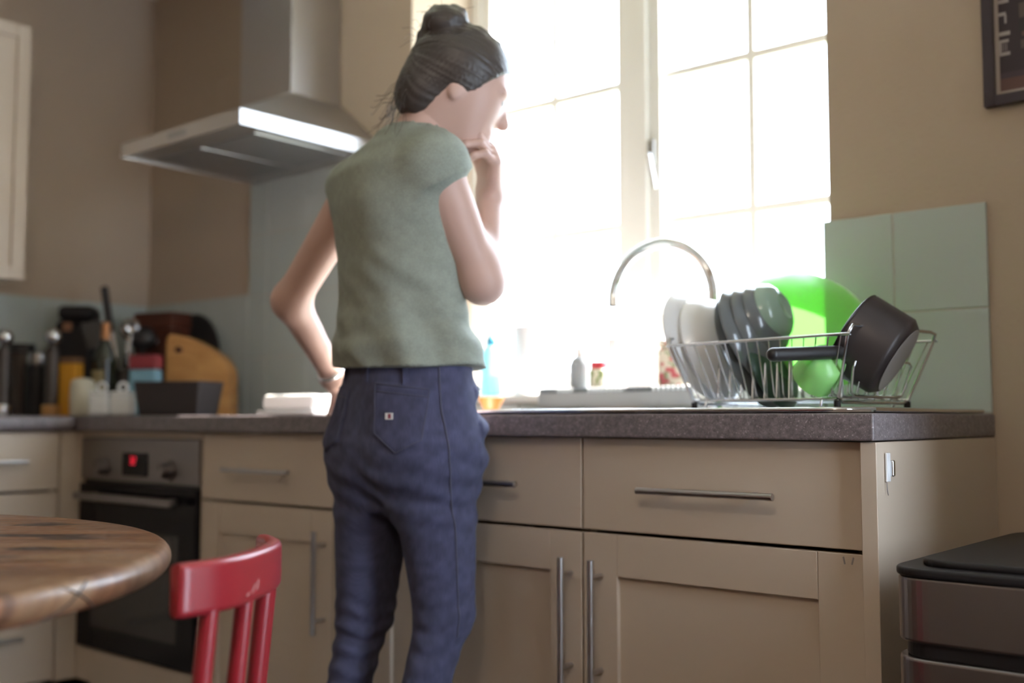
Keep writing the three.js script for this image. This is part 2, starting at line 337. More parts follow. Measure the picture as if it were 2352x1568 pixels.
// ------------------------------------------------------------------ oven
const oven = thing('oven', 'built-in steel and black glass oven with red clock display', 'oven');
{
  const x0 = -2.408, x1 = -1.803, c = (x0 + x1) / 2, w = x1 - x0 - 0.006;
  part(oven, 'housing', join([span(x0, x0 + 0.004, 0.15, 0.866, 0.03, ZF - 0.004), span(x1 - 0.004, x1, 0.15, 0.866, 0.03, ZF - 0.004), span(x0, x1, 0.85, 0.866, 0.03, ZF - 0.003), span(x0, x1, 0.15, 0.243, 0.03, ZF), span(x0, x1, 0, 0.148, 0.50, 0.515)]), M.cream);
  part(oven, 'oven_body', span(x0 + 0.006, x1 - 0.006, 0.246, 0.848, 0.05, ZF - 0.022), M.black);
  part(oven, 'control_panel', box(w, 0.120, 0.024, 0.002), M.ovenSteel, c, 0.788, ZF - 0.008);
  const dis = part(oven, 'display', box(0.128, 0.064, 0.004, 0.001), M.ovenGlass, -2.112, 0.776, ZF + 0.005);
  const red = mat({ color: rgb(0.1, 0, 0), emissive: rgb(1.0, 0.02, 0.05), emissiveIntensity: 0.45 });
  const seg = (x, y, v) => moved(v ? box(0.0025, 0.0085, 0.001, 0) : box(0.0085, 0.0025, 0.001, 0), x, y, 0.0028);
  for (const [dx, s] of [[-0.016, 'abcdg'], [-0.001, 'abged']]) {
    const at7 = { a: [0, 0.0095, 0], g: [0, 0, 0], d: [0, -0.0095, 0], b: [0.0052, 0.0048, 1], c: [0.0052, -0.0048, 1], f: [-0.0052, 0.0048, 1], e: [-0.0052, -0.0048, 1] };
    part(dis, 'display_digit', join([...s].map((k) => seg(at7[k][0] + dx, at7[k][1] + 0.011, at7[k][2]))), red);
  }
  for (const x of [-2.275, -1.945]) {
    const k = part(oven, 'knob', join([moved(cyl(0.027, 0.006, 32), 0, 0, 0.003, Math.PI / 2), moved(cyl(0.021, 0.026, 32, 0.019), 0, 0, 0.018, Math.PI / 2)]), M.ovenSteel, x, 0.764, ZF + 0.004);
    part(k, 'pointer', box(0.003, 0.016, 0.002, 0.0008), M.black, 0, 0.009, 0.0315);
  }
  const dr = part(oven, 'oven_door', box(w, 0.468, 0.03, 0.004), M.ovenGlass, c, 0.483, ZF - 0.006);
  part(dr, 'window', box(0.44, 0.28, 0.002, 0.001), mat({ color: rgb(0.03, 0.027, 0.028), roughness: 0.08 }), 0, -0.03, 0.0155);
  part(dr, 'door_handle', join([moved(box(0.50, 0.022, 0.014, 0.006), 0, 0, 0.045), moved(box(0.018, 0.016, 0.045, 0.003), -0.20, 0, 0.022), moved(box(0.018, 0.016, 0.045, 0.003), 0.20, 0, 0.022)]), M.ovenSteel, 0, 0.2, 0.012);
  part(dr, 'badge', slab(roundRect(0.034, 0.009, 0.004), 0.0006, 0.0002), mat({ color: rgb(0.30, 0.12, 0.10), roughness: 0.4 }), -0.01, -0.165, 0.0155);
  part(oven, 'vent_strip', box(w, 0.02, 0.014, 0.001), M.black, c, 0.7225, ZF - 0.015);
}
const post = thing('corner_post', 'cream corner post between the oven and the side drawers', 'panel');
part(post, 'board', join([span(-2.448, -2.4095, 0.15, 0.866, ZF - 0.03, ZF), span(-2.448, -2.42, 0.15, 0.866, ZF, 0.636)]), M.cream);
part(post, 'plinth', span(-2.448, -2.4095, 0, 0.148, 0.50, 0.515), M.cream);

// side run along the other wall
{
  const xf = -2.42;
  for (let i = 0; i < 2; i++) {
    const z0 = 0.64 + i * 0.602, t = thing('base_cabinet', i ? 'cream drawer unit at the far end of the side worktop' : 'cream drawer unit at right angles to the oven', 'cabinet', xf, 0, z0 + 0.3, Math.PI / 2);
    carcass(t, -0.299, 0.299, 0.15, 0.866, -0.58, -0.022);
    for (const [y0, y1] of [[0.697, 0.866], [0.43, 0.692], [0.155, 0.425]]) {
      const d = part(t, 'drawer', box(0.597, y1 - y0 - 0.003, 0.02, 0.0016), M.cream, 0, (y0 + y1) / 2, -0.01);
      part(d, 'handle', DRAWER_BAR, M.handle, i ? 0 : 0.06, 0, 0.01);
    }
  }
}

// ------------------------------------------------------------------ worktops
const worktop = tag(lit(new THREE.Mesh(join([
  span(-3.018, -1.19, 0.868, 0.911, 0.002, 0.600, 0.006), span(-0.61, 0, 0.868, 0.911, 0.002, 0.600, 0.004),
  span(-1.196, -0.604, 0.868, 0.911, 0.50, 0.600, 0.004), span(-1.196, -0.604, 0.868, 0.911, 0.002, 0.10)]), M.worktop)), 'dark speckled granite-effect worktop below the window carrying the sink', 'worktop');
worktop.name = 'worktop'; scene.add(worktop);
const sideTop = tag(lit(new THREE.Mesh(span(-3.018, -2.395, 0.868, 0.912, 0.601, 1.86, 0.016), M.worktop)), 'dark worktop of the side run with rounded front edge', 'worktop');
sideTop.name = numbered('worktop'); used.worktop = 1; sideTop.name = 'worktop_001'; scene.add(sideTop);

// ------------------------------------------------------------------ sink, tap
const sink = thing('kitchen_sink', 'stainless steel inset sink with draining board and raised rim', 'sink');
{
  const y = 0.9125, h = 0.004, X0 = -1.22, X1 = -0.006, Z0 = 0.045, Z1 = 0.594, b = { x0: -1.12, x1: -0.66, z0: 0.13, z1: 0.47 };
  part(sink, 'deck', join([span(X0, b.x0, y, y + h, Z0, Z1), span(b.x1, X1, y, y + h, Z0, Z1), span(b.x0, b.x1, y, y + h, Z0, b.z0), span(b.x0, b.x1, y, y + h, b.z1, Z1)]), M.steel);
  part(sink, 'rim', wire([[X0, y + 0.004, Z0], [X1, y + 0.004, Z0], [X1, y + 0.004, Z1], [X0, y + 0.004, Z1]], 0.0042, 0.012, true, 10), M.chrome);
  const d = 0.165, s = 0.02;
  const bowl = []; const ring = (k, yy) => [[b.x0 + k, yy, b.z0 + k], [b.x1 - k, yy, b.z0 + k], [b.x1 - k, yy, b.z1 - k], [b.x0 + k, yy, b.z1 - k]].map((p) => V(...p));
  const r0 = ring(0, y + h), r1 = ring(s, y - d);
  const tri = [];
  for (let i = 0; i < 4; i++) { const j = (i + 1) % 4; tri.push(r0[i], r0[j], r1[j], r0[i], r1[j], r1[i]); }
  tri.push(r1[0], r1[1], r1[2], r1[0], r1[2], r1[3]);
  const g = new THREE.BufferGeometry().setFromPoints(tri); g.computeVertexNormals(); g.setAttribute('uv', new THREE.BufferAttribute(new Float32Array(tri.length * 2), 2));
  part(sink, 'bowl', g, mat({ color: rgb(0.58, 0.57, 0.56), metalness: 1, roughness: 0.32, side: THREE.DoubleSide }));
  part(sink, 'plug', cyl(0.035, 0.006, 24), M.chrome, -0.89, y - d + 0.004, 0.3);
  for (let i = 0; i < 9; i++) part(sink, 'drainer_rib', box(0.50, 0.004, 0.008, 0.002), M.steel, -0.335, y + h + 0.001, 0.13 + i * 0.048);
}
const tap = thing('mixer_tap', 'chrome swan-neck mixer tap arching over the sink', 'tap');
{
  const bx = spot(1641, 0.10).x, R = 0.118, cy = 1.185, ang = 0;
  part(tap, 'tap_base', lathe([[0, 0], [0.027, 0], [0.027, 0.008], [0.021, 0.02], [0.021, 0.075], [0.014, 0.085], [0, 0.085]], 28), M.chrome, bx, 0.9165, 0.10);
  const pts = [[bx, 0.99, 0.10], [bx, 1.06, 0.10], [bx, 1.13, 0.10]];
  for (let i = 0; i <= 14; i++) { const a = i / 14 * Math.PI * 1.06; pts.push([bx - R + R * Math.cos(a), cy + R * Math.sin(a), 0.10 + 0.05 * (i / 14)]); }
  part(tap, 'spout', tube(pts, 0.0118, 90, 16), M.chrome);
  part(tap, 'lever', join([moved(cyl(0.011, 0.03, 16), 0.03, 0, 0, 0, 0, Math.PI / 2), moved(box(0.05, 0.008, 0.016, 0.004), 0.062, 0.008, 0, 0, 0, 0.3)]), M.chrome, bx, 0.965, 0.10);
}

// ------------------------------------------------------------------ extractor hood
const hood = thing('extractor_hood', 'stainless steel chimney extractor hood above the oven', 'extractor hood');
{
  const x0 = -2.352, x1 = -1.752, z1 = 0.51, y = 1.69, h = 0.042, t = 0.004;
  part(hood, 'canopy_rim', join([span(x0, x1, y, y + h, z1 - t, z1), span(x0, x0 + t, y, y + h, 0.003, z1 - t), span(x1 - t, x1, y, y + h, 0.003, z1 - t)]), M.hoodSteel);
  part(hood, 'underside', span(x0 + t, x1 - t, y + 0.004, y + 0.010, 0.003, z1 - t), M.hoodSteel);
  part(hood, 'grease_filter', box(0.24, 0.006, 0.34, 0.002), M.filter, -2.19, y + 0.004, 0.25);
  part(hood, 'grease_filter', box(0.24, 0.006, 0.34, 0.002), M.filter, -1.93, y + 0.004, 0.25);
  // sloping canopy up to the chimney
  const a = [[x0, y + h, 0.003], [x1, y + h, 0.003], [x1, y + h, z1], [x0, y + h, z1]].map((p) => V(...p)), cy = 1.885, dx0 = -2.195, dx1 = -1.94, dz = 0.195;
  const b = [[dx0, cy, 0.003], [dx1, cy, 0.003], [dx1, cy, dz], [dx0, cy, dz]].map((p) => V(...p)), tri = [];
  for (let i = 0; i < 4; i++) { const j = (i + 1) % 4; tri.push(a[i], b[j], a[j], a[i], b[i], b[j]); }
  tri.push(b[0], b[2], b[1], b[0], b[3], b[2], a[0], a[1], a[2], a[0], a[2], a[3]);
  const g = new THREE.BufferGeometry().setFromPoints(tri); g.computeVertexNormals(); g.setAttribute('uv', new THREE.BufferAttribute(new Float32Array(tri.length * 2), 2));
  part(hood, 'canopy', g, M.hoodSteel);
  part(hood, 'chimney', span(dx0, dx1, cy, YC - 0.002, 0.003, dz, 0.002), M.hoodSteel);
  part(hood, 'control_strip', box(0.09, 0.016, 0.004, 0.002), M.filter, -2.05, y + 0.021, z1 + 0.001);
}

// wall cabinet on the side wall
const wallUnit = thing('wall_cabinet', 'cream wall cabinet with framed doors hanging on the side wall', 'cabinet', -2.69, 0, 0.63, Math.PI / 2);
{
  part(wallUnit, 'body', span(-0.90, -0.002, 1.336, 2.135, -0.328, -0.022), M.cream);
  for (const x of [-0.449, -0.9]) shaker(wallUnit, x, x + 0.447, 1.333, 2.139, 0, 0, { stile: 0.042, rail: 0.042 });
}

// ------------------------------------------------------------------ table, chair, bin, added refrigerator, lamp
const table = thing('dining_table', 'round varnished wooden dining table with worn top and bullnose edge', 'table', -0.934, 0, 1.99);
{
  const R = 0.655, y = 0.745, t = 0.034, prof = [[0, y - t]];
  for (let i = 0; i <= 12; i++) { const a = -Math.PI / 2 + i / 12 * Math.PI; prof.push([R - t / 2 + Math.cos(a) * t / 2, y - t / 2 + Math.sin(a) * t / 2]); }
  prof.push([R * 0.6, y], [0, y]);
  const g = lathe(prof, 160), p = g.attributes.position, uv = g.attributes.uv, c = Math.cos(0.75), s = Math.sin(0.75);
  for (let i = 0; i < p.count; i++) { const x = p.getX(i), z = p.getZ(i); uv.setXY(i, x * c - z * s, x * s + z * c + p.getY(i) * 0.7); }
  part(table, 'tabletop', g, M.table);
  part(table, 'apron', new THREE.CylinderGeometry(0.42, 0.42, 0.06, 64, 1), M.table, 0, y - t - 0.03, 0);
  part(table, 'column', lathe([[0, 0.02], [0.08, 0.02], [0.075, 0.12], [0.045, 0.2], [0.06, 0.35], [0.045, 0.5], [0.07, 0.65], [0, 0.65]], 32), M.table);
  for (let i = 0; i < 4; i++) { const a = i * Math.PI / 2 + 0.4; part(table, 'foot', tube([[Math.cos(a) * 0.05, 0.16, Math.sin(a) * 0.05], [Math.cos(a) * 0.2, 0.1, Math.sin(a) * 0.2], [Math.cos(a) * 0.38, 0.028, Math.sin(a) * 0.38]], 0.026), M.table); }
  // two drying cracks running over the rim
  for (const [a, b] of [[-0.52, 0.10], [-0.455, -0.09]]) {
    const pts = []; for (let i = 0; i <= 5; i++) { const f = i / 5, th = a + b * f, el = 0.9 - f * 1.9; pts.push([Math.cos(th) * (R - t / 2 + Math.cos(el) * t / 2), y - t / 2 + Math.sin(el) * t / 2, Math.sin(th) * (R - t / 2 + Math.cos(el) * t / 2)]); }
    part(table, 'crack', tube(pts, 0.0011, 30, 6), M.black);
  }
}
const chair = thing('dining_chair', 'red painted wooden chair with curved top rail pushed up to the round table', 'chair');
{
  const top = 0.752, rh = 0.057, th = 0.021;
  const line = new THREE.CatmullRomCurve3([[-0.345, 0, 1.585], [-0.352, 0, 1.525], [-0.390, 0, 1.452], [-0.452, 0, 1.378], [-0.525, 0, 1.340]].map((p) => V(...p)));
  // swept rounded-rectangle section
  const prof = roundRect(th, rh, 0.009).getPoints(6), n = 44, pos = [], idx = [], m = prof.length - 1;
  for (let i = 0; i <= n; i++) {
    const c = line.getPoint(i / n), t = line.getTangent(i / n), side = V(t.z, 0, -t.x).normalize(), e = Math.min(1, Math.sqrt(clamp(Math.min(i, n - i) / 2, 0, 1)) * 0.35 + 0.65);
    for (let k = 0; k < m; k++) { const q = c.clone().addScaledVector(side, prof[k].x * e); pos.push(q.x, top - rh / 2 + prof[k].y * (0.86 + 0.14 * e), q.z); }
  }
  for (let i = 0; i < n; i++) for (let k = 0; k < m; k++) { const a = i * m + k, b = i * m + (k + 1) % m, c = a + m, d = b + m; idx.push(a, b, c, b, d, c); }
  for (const [r0, f] of [[0, 1], [n * m, -1]]) for (let k = 1; k + 1 < m; k++) f > 0 ? idx.push(r0, r0 + k + 1, r0 + k) : idx.push(r0, r0 + k, r0 + k + 1);
  const g = new THREE.BufferGeometry(); g.setAttribute('position', new THREE.Float32BufferAttribute(pos, 3)); g.setIndex(idx); g.computeVertexNormals();
  const rail = part(chair, 'top_rail', g, mat({ color: rgb(0.34, 0.018, 0.028), roughness: 0.34, clearcoat: 0.4, clearcoatRoughness: 0.25, side: THREE.DoubleSide }));
  // chipped paint on the rail
  const chip = mat({ color: rgb(0.50, 0.17, 0.16), roughness: 0.7 });
  const inward = V(-0.70, 0, 0.71);
  const seatY = 0.43, sp = [0.19, 0.42, 0.61, 0.86];
  for (const f of sp) {
    const p = line.getPoint(f), b = p.clone().addScaledVector(inward, 0.024); b.y = seatY; p.y = top - rh + 0.006;
    const d = p.clone().sub(b);
    part(chair, 'spindle', new THREE.TubeGeometry(new THREE.LineCurve3(b, p), 6, 0.0105, 12), M.red);
  }
  const sc = line.getPoint(0.5).addScaledVector(inward, 0.195);
  const seat = part(chair, 'seat', new RoundedBoxGeometry(0.36, 0.03, 0.36, 3, 0.012), M.red, sc.x, seatY, sc.z, 0, Math.atan2(0.70, 0.71) + Math.PI / 2, 0);
  for (const [a, b] of [[-1, -1], [1, -1], [-1, 1], [1, 1]]) {
    const o = V(a * 0.15, 0, b * 0.15).applyAxisAngle(V(0, 1, 0), Math.atan2(0.70, 0.71)), q = sc.clone().add(o), f = sc.clone().addScaledVector(o, 1.18);
    part(chair, 'leg', new THREE.TubeGeometry(new THREE.LineCurve3(V(f.x, 0.001, f.z), V(q.x, seatY - 0.012, q.z)), 4, 0.015, 12), M.red);
  }
  const cp = line.getPoint(0.42), ct = line.getTangent(0.42), cs = V(-ct.z, 0, ct.x).normalize(); if (cs.x < 0) cs.negate();
  for (const [u, v, w, h, r] of [[0, -0.012, 0.014, 0.004, 0.7], [0.012, -0.009, 0.005, 0.012, -0.3], [-0.016, -0.016, 0.008, 0.003, 0.3]]) {
    const q = cp.clone().addScaledVector(ct, u).addScaledVector(cs, th / 2 + 0.0002); const e = part(rail, 'paint_chip', slab(roundRect(w, h, h * 0.4 < w * 0.4 ? h * 0.4 : w * 0.4), 0.0003, 0), chip, q.x, top - rh / 2 + v, q.z, 0, Math.atan2(cs.x, cs.z), r);
    e.rotation.order = 'YXZ';
  }
}
const bin = thing('kitchen_bin', 'stainless steel two-tier bin with black lid beside the cabinets', 'bin', 0.275, 0, 0.50);
{
  const W = 0.385, D = 0.535, r = 0.05, solid = (w, d, h, b = 0.004) => { const g = slab(roundRect(w - 2 * b, d - 2 * b, r), h - 2 * b, b); g.translate(0, 0, b); g.rotateX(-Math.PI / 2); return metric(g.index ? g.toNonIndexed() : g); };
  const steel = mat({ color: rgb(0.30, 0.27, 0.275), metalness: 1, roughness: 0.26, anisotropy: 0.6, anisotropyRotation: Math.PI / 2 });
  part(bin, 'base', solid(W - 0.02, D - 0.02, 0.03), M.blackPlastic, 0, 0, 0);
  part(bin, 'lower_body', solid(W, D, 0.556), steel, 0, 0.03, 0);
  part(bin, 'gap_band', solid(W - 0.016, D - 0.016, 0.022, 0.002), M.blackPlastic, 0, 0.586, 0);
  part(bin, 'upper_body', solid(W, D, 0.086), steel, 0, 0.606, 0);
  part(bin, 'lid_rim', solid(W + 0.004, D + 0.004, 0.012, 0.004), M.blackPlastic, 0, 0.692, 0);
  part(bin, 'lid', solid(W - 0.05, D - 0.05, 0.010, 0.004), M.blackPlastic, 0, 0.7035, 0);
}
{
  const g = mergeVertices(new THREE.IcosahedronGeometry(1, 8).deleteAttribute('uv').deleteAttribute('normal')), p = g.attributes.position;
  for (let i = 0; i < p.count; i++) { const q = V(p.getX(i), p.getY(i), p.getZ(i)), k = 1 + 0.30 * noise(q.x * 2.2, q.y * 2.2 + 5, q.z * 2.2) + 0.16 * Math.abs(noise(q.x * 6, q.y * 6, q.z * 6 + 3)); p.setXYZ(i, q.x * k * 0.05, q.y * k * 0.042, q.z * k * 0.012); }
  g.computeVertexNormals();
  tag(part(scene, 'bin_bag', g, mat({ color: rgb(0.012, 0.011, 0.013), roughness: 0.16, clearcoat: 0.4 }), 0.30, 0.556, 0.782), 'crumpled black bin bag poking out of the steel bin', 'bag');
}
const added_fridge = thing('added_fridge', 'tall white refrigerator added out of view to shade the end panel', 'added_fridge', 0.86, 0, 0.34);  // unseen, added to block side light from the rear of the end panel
{
  part(added_fridge, 'body', box(0.6, 1.80, 0.54, 0.006), M.white, 0, 0.91, -0.03);
  for (const [y, h] of [[0.42, 0.74], [1.31, 1.0]]) { const d = part(added_fridge, 'door', box(0.598, h, 0.05, 0.01), M.white, 0, y, 0.27); part(d, 'handle', barV(0.3, 0.009), M.handle, -0.25, 0, 0.025); }
}
const lamp = thing('ceiling_lamp', 'round frosted glass lamp hanging below the kitchen ceiling', 'lamp', 0.55, 0, 2.55);
{
  part(lamp, 'ceiling_rose', cyl(0.06, 0.025, 32), M.white, 0, YC - 0.0125, 0);
  part(lamp, 'stem', cyl(0.006, 0.14, 12), M.handle, 0, YC - 0.09, 0);
  part(lamp, 'lamp_globe', new THREE.SphereGeometry(0.14, 32, 20), mat({ color: rgb(0.8, 0.78, 0.74), roughness: 0.4, emissive: rgb(1, 0.86, 0.68), emissiveIntensity: 2.2 }), 0, YC - 0.30, 0);
  const l = new THREE.PointLight(rgb(1, 0.87, 0.72), 0.52); l.position.set(0, YC - 0.30, 0); l.castShadow = true; l.shadow.radius = 5; lamp.add(l);
}

// ------------------------------------------------------------------ framed print on the window wall
{
  const t = thing('framed_print', 'dark framed print with a white border hanging above the tiled corner', 'picture', 0.002, 1.513, 0.001);
  const W = 0.5, H = 0.7, f = 0.021;
  part(t, 'frame', join([span(0, f, 0, H, 0, 0.02, 0.002), span(W - f, W, 0, H, 0, 0.02, 0.002), span(f, W - f, 0, f, 0, 0.02, 0.002), span(f, W - f, H - f, H, 0, 0.02, 0.002)]), mat({ color: rgb(0.035, 0.022, 0.03), roughness: 0.4 }));
  const cv = document.createElement('canvas'); cv.width = 1024; cv.height = 1472; const c = cv.getContext('2d'), k = 1024 / (W - 2 * f), X = (m) => m * k, Y = (m) => 1472 - m * k;
  const rect = (x, y, w, h, s) => { c.fillStyle = s; c.fillRect(X(x), Y(y + h), X(w), X(h)); };
  rect(0, 0, W, H, '#a89a90');                                             // white border
  rect(0.008, 0.008, W, H, '#33262c');                                     // dark print
  rect(0.008, 0.008, W, 0.024, '#5d3f38'); rect(0.008, 0.032, W, 0.012, '#43323a');
  // block capitals set sideways along the edge
  const ink = '#a39a96', bar = (y, l, h = 0.007) => rect(0.008, y, l, h, ink);
  bar(0.078, 0.020); bar(0.104, 0.018, 0.006); rect(0.008, 0.085, 0.004, 0.022, ink); for (let i = 0; i < 3; i++) rect(0.013 + i * 0.004, 0.087, 0.0012, 0.016, ink);
  bar(0.118, 0.021, 0.008); bar(0.158, 0.014); rect(0.019, 0.142, 0.004, 0.018, ink); bar(0.183, 0.020, 0.008); rect(0.017, 0.205, 0.004, 0.03, ink);
  for (let i = 1; i < 8; i++) { bar(0.183 + i * 0.06, 0.02, 0.008); bar(0.158 + i * 0.06, 0.014); }
  // buildings and trees of the printed view
  const cols = ['#5c4640', '#6a544b', '#4c3a38', '#37332f', '#2f2a2b', '#564a44'];
  let sd = 5; const r2 = () => { sd = (sd * 16807) % 2147483647; return sd / 2147483647; };
  for (let i = 0; i < 320; i++) { const w = 0.008 + r2() * 0.035, h = 0.008 + r2() * 0.03; rect(0.044 + r2() * 0.42, 0.07 + r2() * 0.56, w, h, cols[Math.floor(r2() * cols.length)]); }
  const tx = new THREE.CanvasTexture(cv); tx.colorSpace = THREE.SRGBColorSpace;
  part(t, 'print', new THREE.PlaneGeometry(W - 2 * f, H - 2 * f), mat({ map: tx, roughness: 0.6 }), W / 2, H / 2, 0.006);
  part(t, 'backing', span(f * 0.5, W - f * 0.5, f * 0.5, H - f * 0.5, 0.001, 0.005), M.black);
}

// ------------------------------------------------------------------ dish rack and dishes
const RK = { x: -0.075, z: 0.505, ry: -0.178, W: 0.405, D: 0.275 };
const rack = thing('dish_rack', 'chrome wire dish rack full of washing-up on the draining board', 'dish rack', RK.x, 0, RK.z, RK.ry);
{
  const { W, D } = RK, yb = 0.936, yt = 1.042, ix = 0.045, fz = -0.028, bz = -D + 0.03, hi = 1.057;
  for (const [x, xi] of [[0, -ix], [-W, -W + ix]]) part(rack, 'end_frame', wire([[x, hi, 0], [x, hi, -D], [xi, yb - 0.006, bz], [xi, yb - 0.006, fz]], 0.0030, 0.016, true, 9), M.wire);
  for (const [z, zi] of [[-0.002, fz], [-D + 0.002, bz]]) {
    part(rack, 'top_rail', wire([[0, yt, z], [-W, yt, z]], 0.0028), M.wire);
    part(rack, 'bottom_rail', wire([[-ix, yb, zi], [-W + ix, yb, zi]], 0.0026), M.wire);
  }
  for (let i = 0; i < 16; i++) {
    const a = (i + 0.7) / 16.4, x = -a * W, xi = -ix - a * (W - 2 * ix);
    part(rack, 'rack_wire', wire([[x, yt, -0.002], [xi, yb + 0.002, fz], [xi, yb + 0.002, bz], [x, yt, -D + 0.002]], 0.0013, 0.008, false, 6), M.wire);
  }
  for (let i = 0; i < 11; i++) { const xi = -ix - 0.01 - i * 0.027; part(rack, 'plate_hoop', wire([[xi, yb + 0.002, -0.055], [xi - 0.008, yb + 0.075, -0.07], [xi - 0.016, yb + 0.002, -0.085]], 0.0014, 0.012, false, 6), M.wire); }
  for (const z of [-0.09, -0.14, -0.19]) part(rack, 'floor_wire', wire([[-ix, yb, z], [-W + ix, yb, z]], 0.0018), M.wire);
  // cutlery basket hooked inside the end
  const c = new THREE.Group(); c.name = 'cutlery_basket'; rack.add(c);
  part(c, 'basket_frame', wire([[-0.012, 1.0, -0.03], [-0.012, 1.0, -0.21], [-0.03, yb + 0.004, -0.20], [-0.03, yb + 0.004, -0.045]], 0.0024, 0.014, true, 8), M.wire);
  part(c, 'basket_frame', wire([[-0.06, 1.0, -0.03], [-0.06, 1.0, -0.21], [-0.065, yb + 0.004, -0.20], [-0.065, yb + 0.004, -0.045]], 0.002, 0.014, true, 8), M.wire);
  for (let i = 0; i < 5; i++) { const z = -0.06 - i * 0.03; part(c, 'rack_wire', wire([[-0.012, 1.0, z], [-0.03, yb + 0.006, z], [-0.065, yb + 0.006, z], [-0.06, 1.0, z]], 0.0011, 0.008, false, 6), M.wire); }
  for (const [x, z] of [[-ix, fz], [-ix, bz], [-W + ix, fz], [-W + ix, bz]]) part(rack, 'foot', cyl(0.006, 0.016, 12), M.blackPlastic, x, 0.925, z);
  for (const x of [-ix - 0.03, -W + ix + 0.03]) part(rack, 'stand_wire', wire([[x, yb, fz], [x, 0.9195, fz + 0.006], [x, 0.9195, bz - 0.006], [x, yb, bz]], 0.0024, 0.01), M.wire);
}
const RT = V(Math.cos(YAW), 0, -Math.sin(YAW)), TO = V(Math.sin(YAW), 0, Math.cos(YAW)), UP = V(0, 1, 0);   // along the picture, towards the viewer's side, up: directions of this view of the rack
const dirOf = (r, u, t) => V(0, 0, 0).addScaledVector(RT, r).addScaledVector(UP, u).addScaledVector(TO, t).normalize();
function aim(o, p, n) { o.position.copy(p); o.quaternion.setFromUnitVectors(UP, n); return o; }               // base of a dish faces n
// a dish: opening at y = 0 side, base at y = h
const dish = (R, h, rb, t = 0.004) => lathe([[R, 0], [R - 0.002, 0.001], [lerp(R, rb, 0.45), h * 0.62], [rb, h - t], [0.0001, h - t * 1.2], [0.0001, h], [rb * 0.6, h], [rb * 0.62, h + 0.004], [rb * 0.75, h + 0.004], [rb * 0.8, h], [rb + t * 0.8, h - t * 0.4], [lerp(R, rb, 0.42) + t, h * 0.60], [R + t * 0.6, 0.002], [R + t * 0.4, -0.001], [R, 0]], 56);
function addDish(name, label, category, geo, m, p, n, group) { const o = part(scene, numbered(name), geo, m); aim(o, p, n); return tag(o, label, category, group); }
const nP = dirOf(0.66, 0.30, 0.62);
addDish('dinner_plate', 'white soup plate at the end of the dish rack', 'plate', dish(0.116, 0.034, 0.067), M.china, at(1608, 792, 2.21), nP);
addDish('cereal_bowl', 'white bowl leaning on the soup plate in the rack', 'bowl', dish(0.106, 0.05, 0.06), M.china, at(1640, 798, 2.19), nP);
const nS = dirOf(0.70, 0.34, 0.55);
addDish('side_plate', 'dark grey plate standing in the rack beside the white bowl', 'plate', dish(0.118, 0.022, 0.076), M.slate, at(1722, 806, 2.14), nS);
addDish('side_plate', 'dark green plate low in the rack under the nested bowls', 'plate', dish(0.090, 0.02, 0.056), M.greenPlastic, at(1770, 838, 2.10), nS);
const stack = at(1716, 772, 2.115);
[[0.098, 'largest grey bowl of the nested stack in the rack'], [0.084, 'middle grey bowl of the nested stack in the rack'], [0.070, 'smallest grey bowl of the nested stack in the rack']].forEach(([R, l], i) =>
  addDish('nested_bowl', l, 'bowl', dish(R, 0.03, R * 0.62), M.slate, stack.clone().addScaledVector(nS, 0.004 + i * 0.017).addScaledVector(UP, i * 0.008), nS, 'nested bowls in the dish rack'));
addDish('dip_bowl', 'pale sage green dip bowl crowning the nested bowls', 'bowl', dish(0.056, 0.026, 0.036), M.sage, stack.clone().addScaledVector(nS, 0.055).addScaledVector(UP, 0.024), nS);
addDish('mixing_bowl', 'large translucent lime green mixing bowl upturned in the rack', 'bowl', lathe([[0.140, 0], [0.136, 0.03], [0.123, 0.068], [0.099, 0.100], [0.060, 0.119], [0.0001, 0.124], [0.0001, 0.1255], [0.061, 0.1205], [0.1005, 0.1015], [0.1245, 0.069], [0.1377, 0.03], [0.143, 0]], 64).scale(1.045, 1.045, 1.045), M.lime, at(1830, 786, 2.23), dirOf(0.16, 0.72, 0.55));
addDish('measuring_cup', 'small bright green plastic cup behind the rack wires', 'cup', lathe([[0.038, 0], [0.036, 0.03], [0.03, 0.055], [0.0001, 0.058], [0.0001, 0.0595], [0.031, 0.0565], [0.0375, 0.03], [0.0395, 0]], 14), M.limeDeep, at(1868, 868, 1.885), dirOf(0.25, 0.5, 0.75));
// black saucepan on its side
{
  const n = dirOf(0.74, -0.55, 0.42), t = thing('saucepan', 'small black saucepan lying on its side at the end of the rack', 'saucepan');
  aim(t, at(1962, 768, 1.90), n);
  part(t, 'pan_body', lathe([[0.076, -0.005], [0.074, -0.006], [0.072, 0], [0.070, 0.07], [0.062, 0.082], [0.0001, 0.083], [0.0001, 0.086], [0.063, 0.0855], [0.0735, 0.073], [0.076, 0]], 56), M.darkPan);
  part(t, 'pan_base', lathe([[0.0001, 0.0862], [0.058, 0.0862], [0.060, 0.0868], [0.058, 0.0875], [0.0001, 0.0875]], 48), M.panInside);
  const inv = t.quaternion.clone().invert(), hd = RT.clone().multiplyScalar(-0.93).addScaledVector(UP, -0.05).addScaledVector(TO, 0.35).applyQuaternion(inv), flat = V(hd.x, 0, hd.z).normalize();
  const a = flat.clone().multiplyScalar(0.072).add(V(0, 0.012, 0)), b = a.clone().addScaledVector(hd.normalize(), 0.135);
  part(t, 'pan_handle', tube([a, a.clone().lerp(b, 0.3), a.clone().lerp(b, 0.7), b], 0.0115, 30, 14), M.black);
  part(t, 'handle_end', new THREE.SphereGeometry(0.0116, 16, 12), M.black, b.x, b.y, b.z);
}

